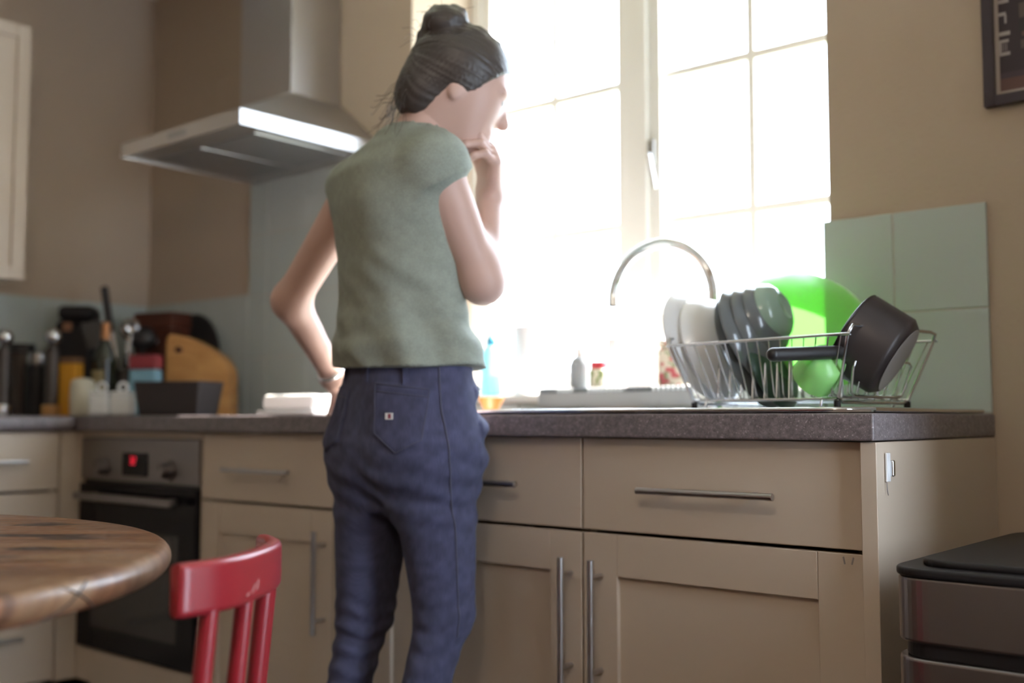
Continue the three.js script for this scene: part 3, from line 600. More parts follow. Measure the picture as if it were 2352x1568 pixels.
// ------------------------------------------------------------------ window board and sink things
const bottle = (prof, seg = 32) => lathe(prof, seg);
{
  const Y = WIN.y0 + 0.0005;
  const put = (name, label, cat, px, z, geo, m) => { const s = spot(px, z, 905); return tag(part(scene, numbered(name), geo, m, s.x, Y, z), label, cat); };
  const rl = thing('paper_roll', 'white kitchen paper roll standing on the window board', 'paper roll', spot(1213, -0.10, 905).x, Y, -0.10);
  part(rl, 'paper', lathe([[0.019, 0.002], [0.039, 0.002], [0.040, 0.004], [0.040, 0.19], [0.039, 0.192], [0.019, 0.192]], 40), mat({ color: rgb(0.82, 0.82, 0.84), roughness: 0.9 }));
  part(rl, 'core', lathe([[0.017, 0.0], [0.019, 0.0], [0.019, 0.194], [0.017, 0.194], [0.017, 0.0]], 24), M.board);
  const b1 = thing('soap_bottle', 'grey soap bottle with sloping shoulder on the window board', 'bottle', spot(1334, -0.06, 905).x, Y, -0.06);
  part(b1, 'bottle_body', bottle([[0, 0], [0.028, 0], [0.030, 0.004], [0.030, 0.075], [0.024, 0.092], [0.014, 0.10], [0, 0.10]]), mat({ color: rgb(0.30, 0.33, 0.36), roughness: 0.3 }));
  part(b1, 'cap', cyl(0.013, 0.022, 24), M.china, 0, 0.111, 0);
  const jr = thing('spice_jar', 'small flowered jar with a red lid on the window board', 'jar', spot(1376, -0.03, 905).x, Y, -0.03);
  part(jr, 'jar_body', bottle([[0, 0], [0.022, 0], [0.024, 0.003], [0.024, 0.058], [0.02, 0.064], [0, 0.064]]), mat({ map: texture(64, (u, v) => { const a = wrapNoise(u, v, 8, 91); return a > 0.6 ? [0.50, 0.56, 0.36] : [0.85, 0.83, 0.75]; }, 0.5), roughness: 0.4 }));
  part(jr, 'lid', cyl(0.021, 0.018, 24), mat({ color: rgb(0.55, 0.05, 0.07), roughness: 0.4 }), 0, 0.073, 0);
  const tn = thing('tea_tin', 'pale flowered tea caddy standing behind the dish rack', 'tin', spot(1548, -0.08, 905).x, Y, -0.08, 0.5);
  const floral = texture(128, (u, v) => { const a = wrapNoise(u, v, 9, 95), b = wrapNoise(u, v, 14, 96); return a > 0.66 ? [0.72, 0.36, 0.38] : b > 0.66 ? [0.52, 0.55, 0.42] : [0.80, 0.76, 0.70]; }, 0.12);
  part(tn, 'tin_body', metric(new RoundedBoxGeometry(0.075, 0.11, 0.075, 3, 0.012)), mat({ map: floral, roughness: 0.4 }), 0, 0.055, 0);
  part(tn, 'lid', box(0.07, 0.02, 0.07, 0.008), mat({ map: floral, roughness: 0.4 }), 0, 0.12, 0);
  const pk = put('soap_packet', 'tall pale pink packet standing by the window mullion', 'packet', 1418, -0.16, metric(moved(box(0.035, 0.15, 0.05, 0.006), 0, 0.075, 0)), mat({ color: rgb(0.80, 0.58, 0.60), roughness: 0.6 }));
  const bb = thing('detergent_bottle', 'clear bottle of light blue washing-up liquid next to the woman', 'bottle', spot(1122, 0.0, 905).x, Y, -0.01);
  part(bb, 'bottle_body', bottle([[0, 0], [0.026, 0], [0.029, 0.006], [0.027, 0.06], [0.029, 0.10], [0.018, 0.13], [0.011, 0.138], [0, 0.138]]), mat({ color: rgb(0.50, 0.80, 0.92), roughness: 0.25, transmission: 0.7, thickness: 0 }));
  part(bb, 'cap', bottle([[0, 0], [0.013, 0], [0.013, 0.016], [0.006, 0.022], [0.005, 0.036], [0, 0.036]]), mat({ color: rgb(0.08, 0.42, 0.66), roughness: 0.4 }), 0, 0.138, 0);
  const sp = spot(1128, 0.30, 930), eg = thing('egg_cup', 'small amber glazed bowl on the sink rim next to the woman', 'bowl', sp.x, 0.917, 0.30);
  part(eg, 'bowl_body', lathe([[0, 0], [0.015, 0], [0.016, 0.004], [0.02, 0.01], [0.032, 0.035], [0.030, 0.036], [0.018, 0.012], [0, 0.010]], 32), mat({ color: rgb(0.62, 0.25, 0.06), roughness: 0.3, clearcoat: 0.5 }));
  // ribbed mat hung over the front of the window board
  const x0 = spot(1234, 0.03, 915).x, x1 = spot(1592, 0.03, 915).x, mt = thing('ribbed_mat', 'grey ribbed draining mat along the window board edge above the sink', 'mat', (x0 + x1) / 2, 0.9655, 0.0);
  part(mt, 'backing', join([span(-(x1 - x0) / 2, (x1 - x0) / 2, 0, 0.003, -0.05, 0.026), span(-(x1 - x0) / 2, (x1 - x0) / 2, -0.03, 0.002, 0.0225, 0.026)]), mat({ color: rgb(0.34, 0.36, 0.38), roughness: 0.6 }));
  const rib = box(0.0075, 0.013, 0.079, 0.003), n = 34, rm = mat({ color: rgb(0.16, 0.175, 0.19), roughness: 0.6 });
  for (let i = 0; i < n; i++) part(mt, 'rib', rib, rm, -(x1 - x0) / 2 + (i + 0.5) * (x1 - x0) / n, 0.0085, -0.010);
}

// ------------------------------------------------------------------ things in the corner of the worktop
{
  const Y = 0.9125, on = (px, d) => { const p = at(px, 963, d); return [p.x, p.z, d / FOCAL]; };
  const ribbed = (px, d, h, label, wood) => {
    const [x, z] = on(px, d), t = thing('ribbed_bottle', label, 'bottle', x, Y, z), prof = [[0, 0], [0.026, 0], [0.026, 0.035]];
    for (let i = 0; i < 22; i++) { const y = 0.036 + i / 22 * (h - 0.075); prof.push([0.0215, y], [0.0235, y + 0.0025], [0.0215, y + 0.005]); }
    prof.push([0.016, h - 0.035], [0.010, h - 0.022], [0, h - 0.022]);
    part(t, 'bottle_body', lathe(prof, 32), mat({ color: rgb(0.10, 0.085, 0.08), roughness: 0.15, metalness: 0.5 }));
    part(t, 'base_ring', lathe([[0.0265, 0.001], [0.0285, 0.003], [0.0285, 0.032], [0.0265, 0.034]], 32), wood ? M.board : M.chrome);
    part(t, 'ball_stopper', new THREE.SphereGeometry(0.027, 28, 18), M.chrome, 0, h, 0);
  };
  ribbed(4, 3.42, 0.245, 'ribbed bottle with chrome ball stopper and chrome foot', false);
  ribbed(116, 3.46, 0.25, 'ribbed bottle with chrome ball stopper and wooden foot', true);
  { const [x, z] = on(82, 3.55), t = thing('vacuum_flask', 'black vacuum flask between the two ribbed bottles', 'flask', x, Y, z);
    part(t, 'flask_body', lathe([[0, 0], [0.034, 0], [0.036, 0.004], [0.036, 0.15], [0.03, 0.165], [0, 0.165]], 32), M.blackPlastic);
    part(t, 'cup', lathe([[0.031, 0.165], [0.031, 0.2], [0.026, 0.208], [0, 0.208]], 32), mat({ color: rgb(0.25, 0.24, 0.24), metalness: 1, roughness: 0.25 })); }
  { const [x, z] = on(45, 3.66), t = thing('storage_jar', 'dark glass storage jar behind the vacuum flask', 'jar', x, Y, z);
    part(t, 'jar_body', lathe([[0, 0], [0.045, 0], [0.047, 0.005], [0.047, 0.20], [0.04, 0.215], [0, 0.215]], 32), mat({ color: rgb(0.05, 0.035, 0.03), roughness: 0.12 }));
    part(t, 'lid', cyl(0.042, 0.025, 32), M.black, 0, 0.2285, 0); }
  { const [x, z] = on(160, 3.50), t = thing('tea_box', 'amber yellow cardboard box behind the cream jug', 'box', x, Y, z, 0.5);
    part(t, 'carton', box(0.062, 0.185, 0.045, 0.002), mat({ color: rgb(0.72, 0.33, 0.03), roughness: 0.6 }), 0, 0.0925, 0);
    part(t, 'lid_flap', box(0.063, 0.02, 0.046, 0.002), mat({ color: rgb(0.18, 0.09, 0.05), roughness: 0.6 }), 0, 0.176, 0); }
  { const [x, z] = on(188, 3.38), t = thing('milk_jug', 'small cream stoneware jug with rounded lid', 'jug', x, Y, z);
    part(t, 'jug_body', lathe([[0, 0], [0.032, 0], [0.036, 0.006], [0.038, 0.05], [0.036, 0.092], [0.033, 0.098], [0, 0.098]], 36), mat({ color: rgb(0.62, 0.57, 0.45), roughness: 0.35 }));
    part(t, 'lid', lathe([[0.034, 0.098], [0.035, 0.106], [0.02, 0.115], [0, 0.117]], 32), mat({ color: rgb(0.66, 0.61, 0.49), roughness: 0.35 }));
    part(t, 'jug_handle', tube([[0.035, 0.085, 0], [0.06, 0.08, 0], [0.06, 0.04, 0], [0.036, 0.03, 0]], 0.005), mat({ color: rgb(0.62, 0.57, 0.45), roughness: 0.35 }), 0, 0, 0, 0, 2.5, 0); }
  [[232, 3.30, 'white china salt box next to the cream jug'], [281, 3.30, 'white china salt box next to the black loaf tin']].forEach(([px, d, l], i) => {
    const [x, z] = on(px, d), t = thing('salt_box', l, 'container', x, Y, z, 0.65);
    part(t, 'box_body', box(0.062, 0.062, 0.055, 0.01), M.china, 0, 0.031, 0);
    part(t, 'lid', box(0.058, 0.012, 0.052, 0.006), M.china, 0, 0.067, 0);
    part(t, 'lid_loop', new THREE.TorusGeometry(0.014, 0.0045, 10, 24), M.china, 0, 0.085, 0);
  });
  { const s = spot(395, 0.45), w = 180 * s.s, t = thing('loaf_tin', 'black rectangular loaf tin near the worktop edge', 'tin', s.x, Y, 0.43, 0.35);
    const g = (k, h) => { const q = box(1, 1, 1, 0.02).clone(), p = q.attributes.position; for (let i = 0; i < p.count; i++) { const f = p.getY(i) + 0.5; p.setXYZ(i, p.getX(i) * lerp(w * 0.88, w, f) * k, f * h, p.getZ(i) * lerp(0.10, 0.12, f) * k); } q.computeVertexNormals(); return q; };
    part(t, 'tin_body', g(1, 0.094), M.darkPan);
    part(t, 'tin_rim', wire([[-w / 2, 0.094, -0.06], [w / 2, 0.094, -0.06], [w / 2, 0.094, 0.06], [-w / 2, 0.094, 0.06]], 0.0035, 0.012, true), M.darkPan); }
  { const s = spot(342, 0.34), t = thing('snack_packet', 'light blue and red packet behind the black loaf tin', 'packet', s.x, Y, 0.355, 0.4);
    part(t, 'packet_body', box(0.10, 0.145, 0.04, 0.008), mat({ color: rgb(0.22, 0.42, 0.54), roughness: 0.4 }), 0, 0.0725, 0);
    part(t, 'red_band', box(0.102, 0.045, 0.042, 0.008), mat({ color: rgb(0.30, 0.04, 0.05), roughness: 0.5 }), 0, 0.168, 0); }
  { // breadboard with an arched shoulder
    const s = spot(478, 0.17), sh = new THREE.Shape(), t = thing('bread_board', 'thick pale wooden bread board with sloping arched top', 'board', s.x, Y, 0.20, 0.62);
    sh.moveTo(-0.10, 0); sh.lineTo(0.105, 0); sh.lineTo(0.103, 0.12); sh.bezierCurveTo(0.10, 0.16, 0.075, 0.185, 0.03, 0.21); sh.bezierCurveTo(-0.01, 0.232, -0.05, 0.25, -0.085, 0.252); sh.bezierCurveTo(-0.098, 0.252, -0.10, 0.24, -0.10, 0.22); sh.lineTo(-0.10, 0);
    part(t, 'board_panel', metric(slab(sh, 0.07, 0.004)), M.board, 0, 0.004, -0.04);
    part(t, 'knob', cyl(0.01, 0.012, 20), M.redwood, -0.06, 0.21, 0.04, Math.PI / 2); }
  { const s = spot(383, 0.10), t = thing('recipe_box', 'reddish brown wooden box against the tiled wall', 'box', s.x, Y, 0.125, 0.25);
    part(t, 'box_body', box(0.17, 0.30, 0.09, 0.004), M.redwood, 0, 0.15, 0);
    part(t, 'lid', box(0.176, 0.055, 0.096, 0.004), M.redwood, 0, 0.3285, 0);
    part(t, 'clasp', box(0.05, 0.014, 0.006, 0.003), mat({ color: rgb(0.30, 0.28, 0.27), metalness: 1, roughness: 0.3 }), 0.0, 0.255, 0.047); }
  { const s = spot(452, 0.03), t = thing('round_tray', 'round black tray leaning against the wall tiles', 'tray', s.x - 0.03, Y, 0.028);
    const g = lathe([[0, 0], [0.16, 0], [0.172, 0.012], [0.168, 0.014], [0.158, 0.004], [0, 0.004]], 56); part(t, 'tray_dish', g, M.black, 0, 0.186, 0, Math.PI / 2 - 0.06, 0, 0); }
  { const [x, z] = on(238, 3.52), t = thing('wine_bottle', 'dark wine bottle with an amber capsule', 'bottle', x, Y, z);
    part(t, 'bottle_body', lathe([[0, 0], [0.036, 0], [0.038, 0.004], [0.038, 0.175], [0.034, 0.20], [0.016, 0.235], [0.0135, 0.25], [0.0135, 0.285], [0, 0.285]], 36), mat({ color: rgb(0.018, 0.022, 0.012), roughness: 0.08, clearcoat: 0.5 }));
    part(t, 'capsule', lathe([[0.0142, 0.245], [0.0152, 0.25], [0.0152, 0.298], [0.012, 0.302], [0, 0.302]], 28), mat({ color: rgb(0.42, 0.19, 0.08), metalness: 0.6, roughness: 0.35 }));
    part(t, 'bottle_label', new THREE.CylinderGeometry(0.0384, 0.0384, 0.07, 28, 1, true, -0.6, 1.6), mat({ color: rgb(0.32, 0.27, 0.14), roughness: 0.7 }), 0, 0.11, 0); }
  { const [x, z] = on(176, 3.74), t = thing('coffee_maker', 'black coffee maker in the corner behind the bottles', 'coffee maker', x, Y, z, 0.8);
    part(t, 'machine_body', new RoundedBoxGeometry(0.15, 0.33, 0.13, 4, 0.04), M.blackPlastic, 0, 0.165, 0);
    part(t, 'water_tank', new RoundedBoxGeometry(0.12, 0.05, 0.11, 3, 0.02), M.blackPlastic, 0.0, 0.35, 0);
    part(t, 'carafe', lathe([[0, 0], [0.05, 0], [0.056, 0.03], [0.05, 0.09], [0.04, 0.11], [0, 0.11]], 32), mat({ color: rgb(0.03, 0.02, 0.016), roughness: 0.08 }), 0.02, 0.02, 0.105);
    part(t, 'badge', box(0.03, 0.03, 0.004, 0.002), mat({ color: rgb(0.24, 0.10, 0.05), roughness: 0.4 }), -0.02, 0.30, 0.066); }
  // crock of utensils
  { const [x, z] = on(285, 3.62), t = thing('utensil_crock', 'dark crock for kitchen utensils', 'crock', x, Y, z);
    part(t, 'crock_body', lathe([[0, 0], [0.055, 0], [0.06, 0.006], [0.062, 0.15], [0.058, 0.152], [0.055, 0.148], [0.054, 0.012], [0, 0.01]], 40), mat({ color: rgb(0.03, 0.024, 0.022), roughness: 0.3 }));
    const stick = (name, label, cat, dx, dz, tilt, face, make) => { const o = thing(name, label, cat, x + dx, Y + 0.016, z + dz); o.rotation.set(0, face, tilt); make(o); };
    stick('kitchen_knife', 'knife with long black handle sticking out of the crock', 'knife', -0.012, 0, 0.17, YAW, (o) => { part(o, 'blade', box(0.022, 0.27, 0.002, 0.0008), M.chrome, 0, 0.135, 0); part(o, 'knife_handle', box(0.026, 0.155, 0.018, 0.008), M.black, 0, 0.345, 0); });
    stick('ladle', 'steel ladle with deep bowl in the utensil crock', 'ladle', 0.02, 0.03, -0.12, YAW, (o) => { part(o, 'ladle_handle', box(0.014, 0.25, 0.003, 0.001), M.chrome, 0, 0.125, 0); part(o, 'ladle_bowl', new THREE.SphereGeometry(0.034, 28, 16, 0, Math.PI * 2, 0, Math.PI * 0.55), M.chrome, 0, 0.272, 0.008, -1.1); });
    stick('spatula', 'black plastic spatula in the utensil crock', 'spatula', -0.03, 0.02, 0.26, YAW + 0.3, (o) => { part(o, 'spatula_handle', box(0.014, 0.22, 0.006, 0.003), M.black, 0, 0.11, 0); part(o, 'spatula_head', box(0.062, 0.09, 0.005, 0.002), M.black, 0, 0.262, 0); });
    stick('wooden_spoon', 'brown wooden spoon in the utensil crock', 'spoon', 0.0, -0.03, 0.07, YAW, (o) => { part(o, 'spoon_handle', cyl(0.006, 0.24, 12), M.redwood, 0, 0.12, 0); part(o, 'spoon_bowl', new THREE.SphereGeometry(0.026, 20, 14).scale(1, 1.4, 0.35), M.redwood, 0, 0.268, 0); });
    stick('masher', 'black round-headed masher in the utensil crock', 'masher', 0.035, -0.035, -0.02, YAW, (o) => { part(o, 'masher_handle', cyl(0.008, 0.21, 12), M.black, 0, 0.105, 0); part(o, 'masher_head', new THREE.SphereGeometry(0.046, 24, 16).scale(1, 0.9, 0.6), M.black, 0, 0.24, 0); }); }
  { // white butter dish under the hand
    const s = spot(690, 0.40), t = thing('butter_dish', 'white rectangular dish on the worktop under the hand', 'dish', s.x, Y, 0.40, 0.12);
    part(t, 'cover', box(0.185, 0.040, 0.10, 0.012), mat({ color: rgb(0.85, 0.85, 0.84), roughness: 0.3 }), 0, 0.033, 0);
    part(t, 'plate', box(0.205, 0.012, 0.12, 0.005), M.china, 0, 0.0065, 0); }
}

// ------------------------------------------------------------------ the woman at the sink
// distance fields, meshed with surface nets
const smin = (a, b, k) => { const h = Math.max(k - Math.abs(a - b), 0) / k; return Math.min(a, b) - h * h * k * 0.25; };
function capsule(a, b, ra, rb) {
  const bx = b.x - a.x, by = b.y - a.y, bz = b.z - a.z, bb = bx * bx + by * by + bz * bz;
  return (x, y, z) => { const px = x - a.x, py = y - a.y, pz = z - a.z, t = Math.min(1, Math.max(0, (px * bx + py * by + pz * bz) / bb)), dx = px - bx * t, dy = py - by * t, dz = pz - bz * t; return Math.sqrt(dx * dx + dy * dy + dz * dz) - (ra + (rb - ra) * t); };
}
function loft(keys) {                                                     // ellipses stacked along y: [y, x, z, half width, half depth, turn]
  const n = keys.length, lo = keys[0][0], hi = keys[n - 1][0];
  return (x, y, z) => {
    const c = Math.min(hi, Math.max(lo, y)); let i = 0; while (i < n - 2 && c > keys[i + 1][0]) i++;
    const A = keys[i], B = keys[i + 1]; let t = (c - A[0]) / (B[0] - A[0]); const e = t * t * (3 - 2 * t); t = 0.5 * t + 0.5 * e;
    const cx = A[1] + (B[1] - A[1]) * t, cz = A[2] + (B[2] - A[2]) * t, a = A[3] + (B[3] - A[3]) * t, b = A[4] + (B[4] - A[4]) * t, th = A[5] + (B[5] - A[5]) * t;
    const co = Math.cos(th), si = Math.sin(th), dx = x - cx, dz = z - cz, u = dx * co + dz * si, v = -dx * si + dz * co;
    const k0 = Math.hypot(u / a, v / b), k1 = Math.hypot(u / (a * a), v / (b * b)), d = k0 < 1e-5 ? -Math.min(a, b) : k0 * (k0 - 1) / k1, dy = Math.abs(y - c);
    return dy > 0 ? (d > 0 ? Math.hypot(d, dy) : Math.max(d, dy)) : d;
  };
}
function ellipsoid(c, r, q) {                                             // q: inverse rotation of the ellipsoid
  const v = V(0, 0, 0);
  return (x, y, z) => { v.set(x - c.x, y - c.y, z - c.z); if (q) v.applyQuaternion(q); const k0 = Math.hypot(v.x / r[0], v.y / r[1], v.z / r[2]), k1 = Math.hypot(v.x / r[0] ** 2, v.y / r[1] ** 2, v.z / r[2] ** 2); return k1 < 1e-6 ? -Math.min(...r) : k0 * (k0 - 1) / k1; };
}
const union = (list, k) => (x, y, z) => { let d = list[0](x, y, z); for (let i = 1; i < list.length; i++) d = smin(d, list[i](x, y, z), k); return d; };
function surface(f, lo, hi, h) {
  const nx = Math.ceil((hi.x - lo.x) / h) + 1, ny = Math.ceil((hi.y - lo.y) / h) + 1, nz = Math.ceil((hi.z - lo.z) / h) + 1, F = new Float32Array(nx * ny * nz), id = (i, j, k) => (k * ny + j) * nx + i;
  // coarse skip: evaluate every 3rd point first and only refine near the surface
  for (let k = 0; k < nz; k++) for (let j = 0; j < ny; j++) { let skip = 0, val = 1; for (let i = 0; i < nx; i++) { if (skip > 0) { F[id(i, j, k)] = val; skip--; continue; } const d = f(lo.x + i * h, lo.y + j * h, lo.z + k * h); F[id(i, j, k)] = d; val = d; skip = Math.max(0, Math.floor(Math.abs(d) * 0.5 / h) - 2); } }
  const vert = new Int32Array(nx * ny * nz).fill(-1), pos = [], idx = [], E = [[0, 1], [0, 2], [0, 4], [1, 3], [1, 5], [2, 3], [2, 6], [3, 7], [4, 5], [4, 6], [5, 7], [6, 7]];
  for (let k = 0; k < nz - 1; k++) for (let j = 0; j < ny - 1; j++) for (let i = 0; i < nx - 1; i++) {
    const v = []; let m = 0; for (let c = 0; c < 8; c++) { v[c] = F[id(i + (c & 1), j + (c >> 1 & 1), k + (c >> 2))]; if (v[c] < 0) m++; }
    if (m === 0 || m === 8) continue;
    let x = 0, y = 0, z = 0, n = 0;
    for (const [a, b] of E) if ((v[a] < 0) !== (v[b] < 0)) { const t = v[a] / (v[a] - v[b]); x += (a & 1) + ((b & 1) - (a & 1)) * t; y += (a >> 1 & 1) + ((b >> 1 & 1) - (a >> 1 & 1)) * t; z += (a >> 2) + ((b >> 2) - (a >> 2)) * t; n++; }
    vert[id(i, j, k)] = pos.length / 3; pos.push(lo.x + (i + x / n) * h, lo.y + (j + y / n) * h, lo.z + (k + z / n) * h);
  }
  const quad = (a, b, c, d, flip) => { if (a < 0 || b < 0 || c < 0 || d < 0) return; flip ? idx.push(a, c, b, a, d, c) : idx.push(a, b, c, a, c, d); };
  for (let k = 1; k < nz - 1; k++) for (let j = 1; j < ny - 1; j++) for (let i = 1; i < nx - 1; i++) {
    const s = F[id(i, j, k)] < 0;
    if (s !== F[id(i + 1, j, k)] < 0) quad(vert[id(i, j - 1, k - 1)], vert[id(i, j, k - 1)], vert[id(i, j, k)], vert[id(i, j - 1, k)], !s);
    if (s !== F[id(i, j + 1, k)] < 0) quad(vert[id(i - 1, j, k - 1)], vert[id(i - 1, j, k)], vert[id(i, j, k)], vert[id(i, j, k - 1)], !s);
    if (s !== F[id(i, j, k + 1)] < 0) quad(vert[id(i - 1, j - 1, k)], vert[id(i, j - 1, k)], vert[id(i, j, k)], vert[id(i - 1, j, k)], !s);
  }
  const nor = new Float32Array(pos.length), e = h * 0.6;
  for (let i = 0; i < pos.length; i += 3) { const [x, y, z] = [pos[i], pos[i + 1], pos[i + 2]], n = V(f(x + e, y, z) - f(x - e, y, z), f(x, y + e, z) - f(x, y - e, z), f(x, y, z + e) - f(x, y, z - e)).normalize(); nor[i] = n.x; nor[i + 1] = n.y; nor[i + 2] = n.z; }
  const g = new THREE.BufferGeometry(); g.setAttribute('position', new THREE.Float32BufferAttribute(pos, 3)); g.setAttribute('normal', new THREE.BufferAttribute(nor, 3)); g.setIndex(idx);
  return g;
}
function wrapUV(g, cx, cz, r = 0.15) {                                     // cloth: round the body and up it, in metres
  const p = g.attributes.position, uv = new Float32Array(p.count * 2);
  for (let i = 0; i < p.count; i++) { uv[i * 2] = Math.atan2(p.getX(i) - cx, -(p.getZ(i) - cz)) * r; uv[i * 2 + 1] = p.getY(i); }
  g.setAttribute('uv', new THREE.BufferAttribute(uv, 2)); return g;
}
const flatUV = (g) => { g.setAttribute('uv', new THREE.BufferAttribute(new Float32Array(g.attributes.position.count * 2), 2)); return g; };
const person = thing('person', 'woman in grey-green T-shirt and blue jeans with her hair in a bun', 'person');
{
  const D = 2.12, c = (px, py, d = D) => at(px, py, d), P = {};
  const hip = c(930, 1000), wst = c(930, 850), rib = c(916, 640), chs = c(902, 470), shl = c(918, 375), nk = c(962, 305);
  const cx = hip.x, cz = hip.z;
  P.rs = c(1000, 378, 2.02); P.re = c(1108, 648, 2.06); P.rw = c(1126, 440, 2.16);
  P.ls = c(822, 432, 2.20); P.le = c(668, 690, 2.33); P.lw = c(768, 868, 2.47);
  P.lh = c(864, 1060, 2.17); P.lk = c(839, 1400, 2.19); P.la = c(722, 1930, 2.10);
  P.rh = c(994, 1060, 2.07); P.rk = c(1021, 1405, 2.07); P.ra = c(868, 1950, 1.97);
  P.la.y = 0.09; P.ra.y = 0.09;
  const T = (py, px, a, b, th, d = D) => { const q = c(px, py, d); return [q.y, q.x, q.z, a, b, th]; };
  // torso (bare) and its clothes as offsets
  const torso = (o) => loft([T(1160, 928, 0.095 + o, 0.065 + o, 0), T(1085, 928, 0.150 + o, 0.108 + o, 0), T(1020, 929, 0.168 + o, 0.118 + o, 0), T(930, 933, 0.163 + o, 0.110 + o, 0), T(850, 936, 0.153 + o, 0.098 + o, 0), T(740, 924, 0.128 + o, 0.088 + o, 0.05), T(600, 914, 0.132 + o, 0.092 + o, 0.12), T(480, 905, 0.145 + o, 0.098 + o, 0.22), T(400, 906, 0.135 + o, 0.088 + o, 0.24), T(350, 925, 0.095 + o, 0.066 + o, 0.24), T(318, 948, 0.055 + o, 0.05 + o, 0.24)].reverse().sort((a, b) => a[0] - b[0]));
  const head = c(1052, 206, 2.11), psi = 0.62, phi = 0.42;
  const hq = new THREE.Quaternion().setFromEuler(new THREE.Euler(-phi, -psi, 0, 'YXZ')), hi = hq.clone().invert();
  const H = (r, u, f) => V(r, u, -f).applyQuaternion(hq).add(head);         // right, up, forward in the head
  const E = (r, u, f, a, b, d) => ellipsoid(H(r, u, f), [a, b, d], hi);
  const S = (r, u, f, rad) => { const q = H(r, u, f); return (x, y, z) => Math.hypot(x - q.x, y - q.y, z - q.z) - rad; };
  const skull = union([E(0, 0.032, -0.012, 0.074, 0.086, 0.094), E(0, -0.028, 0.036, 0.058, 0.078, 0.058), S(0, -0.098, 0.062, 0.021)], 0.05);
  const features = union([capsule(H(0, 0.012, 0.088), H(0, -0.022, 0.108), 0.008, 0.012), E(0, -0.058, 0.084, 0.022, 0.007, 0.012), E(0, -0.068, 0.082, 0.018, 0.007, 0.012), E(0.03, 0.022, 0.076, 0.022, 0.008, 0.012), E(-0.03, 0.022, 0.076, 0.022, 0.008, 0.012)], 0.006);
  const ears = union([E(0.067, -0.014, -0.006, 0.0065, 0.030, 0.015), E(-0.067, -0.014, -0.006, 0.0065, 0.030, 0.015)], 0.004);
  const headF = (x, y, z) => smin(smin(skull(x, y, z), features(x, y, z), 0.014), ears(x, y, z), 0.006);
  const neckF = capsule(V(nk.x, nk.y - 0.03, nk.z), H(0, -0.03, -0.03), 0.052, 0.05);
  const armR = union([capsule(P.rs, P.re, 0.047, 0.037), capsule(P.re, P.rw, 0.038, 0.024)], 0.03), armL = union([capsule(P.ls, P.le, 0.044, 0.036), capsule(P.le, P.lw, 0.037, 0.024)], 0.03);
  const leg = (o) => union([capsule(P.lh, P.lk, 0.090 + o, 0.063 + o), capsule(P.lk, P.la, 0.056 + o, 0.036 + o), capsule(P.rh, P.rk, 0.090 + o, 0.063 + o), capsule(P.rk, P.ra, 0.056 + o, 0.036 + o)], 0.02);
  const yoke = (o) => union([capsule(P.rs, V(nk.x, nk.y - 0.035, nk.z), 0.05 + o, 0.05 + o), capsule(P.ls, V(nk.x, nk.y - 0.035, nk.z), 0.047 + o, 0.05 + o)], 0.04);
  const tIn = torso(-0.006), yIn = yoke(-0.005), legIn = leg(-0.010);
  const bodyF = (x, y, z) => { let d = smin(tIn(x, y, z), yIn(x, y, z), 0.05); d = smin(d, legIn(x, y, z), 0.03); d = smin(d, neckF(x, y, z), 0.03); d = smin(d, armR(x, y, z), 0.025); return smin(d, armL(x, y, z), 0.025); };
  const pad = (list, r) => { const b = new THREE.Box3().setFromPoints(list); return [b.min.addScalar(-r), b.max.addScalar(r)]; };

  // hands: palm and five jointed fingers
  function hand(w, dir, back, side, curl, spreadK = 1) {                    // wrist, along the hand, back of the hand, thumb side +-1
    const d = dir.clone().normalize(), b = back.clone().addScaledVector(d, -back.dot(d)).normalize(), s = V(0, 0, 0).crossVectors(d, b).multiplyScalar(side), pt = (a, l, o) => w.clone().addScaledVector(d, l).addScaledVector(s, a).addScaledVector(b, o);
    const bones = [];
    for (const a of [-0.026, -0.009, 0.009, 0.026]) bones.push(capsule(pt(a * 0.6, 0.0, 0), pt(a, 0.082, 0), 0.017, 0.0125));
    const palm = union(bones, 0.02), fs = [];
    [[0.028, 0.043, 0.026, 0.02], [0.0095, 0.048, 0.03, 0.022], [-0.009, 0.044, 0.028, 0.021], [-0.027, 0.034, 0.022, 0.019]].forEach(([a, l1, l2, l3], i) => {
      let ang = curl[0] + i * 0.06, p = pt(a, 0.083, 0), r = 0.0095 - i * 0.0003, chain = [];
      [l1, l2, l3].forEach((l, j) => { const q = p.clone().addScaledVector(d, l * Math.cos(ang)).addScaledVector(b, -l * Math.sin(ang)).addScaledVector(s, (1.5 - i) * 0.003 * spreadK); chain.push(capsule(p, q, r, r - 0.0007)); p = q; r -= 0.0008; ang += curl[j + 1] ?? 0.3; });
      fs.push(union(chain, 0.004));
    });
    const t0 = pt(0.022, 0.018, -0.006), t1 = pt(0.046, 0.05, -0.016), t2 = pt(0.052, 0.082, -0.024), t3 = pt(0.048, 0.106, -0.028);
    const thumb = union([capsule(t0, t1, 0.0145, 0.0115), capsule(t1, t2, 0.011, 0.0098), capsule(t2, t3, 0.0096, 0.008)], 0.008);
    const f = (x, y, z) => { let m = palm(x, y, z); for (const q of fs) m = smin(m, q(x, y, z), 0.005); return smin(m, thumb(x, y, z), 0.008); };
    return { f, centre: pt(0, 0.08, -0.02) };
  }
  const mouth = H(0.03, -0.075, 0.10);
  const hR = hand(P.rw, mouth.clone().sub(P.rw), V(0.55, 0.1, -0.75), 1, [0.5, 0.9, 0.5]);
  const hL = hand(P.lw, V(-0.45, -0.30, -0.75), V(-0.2, 1, -0.35), 1, [0.25, 0.35, 0.3], 2);
  const withHand = (h, w, arm) => (x, y, z) => smin(h.f(x, y, z), arm(x, y, z), 0.02);
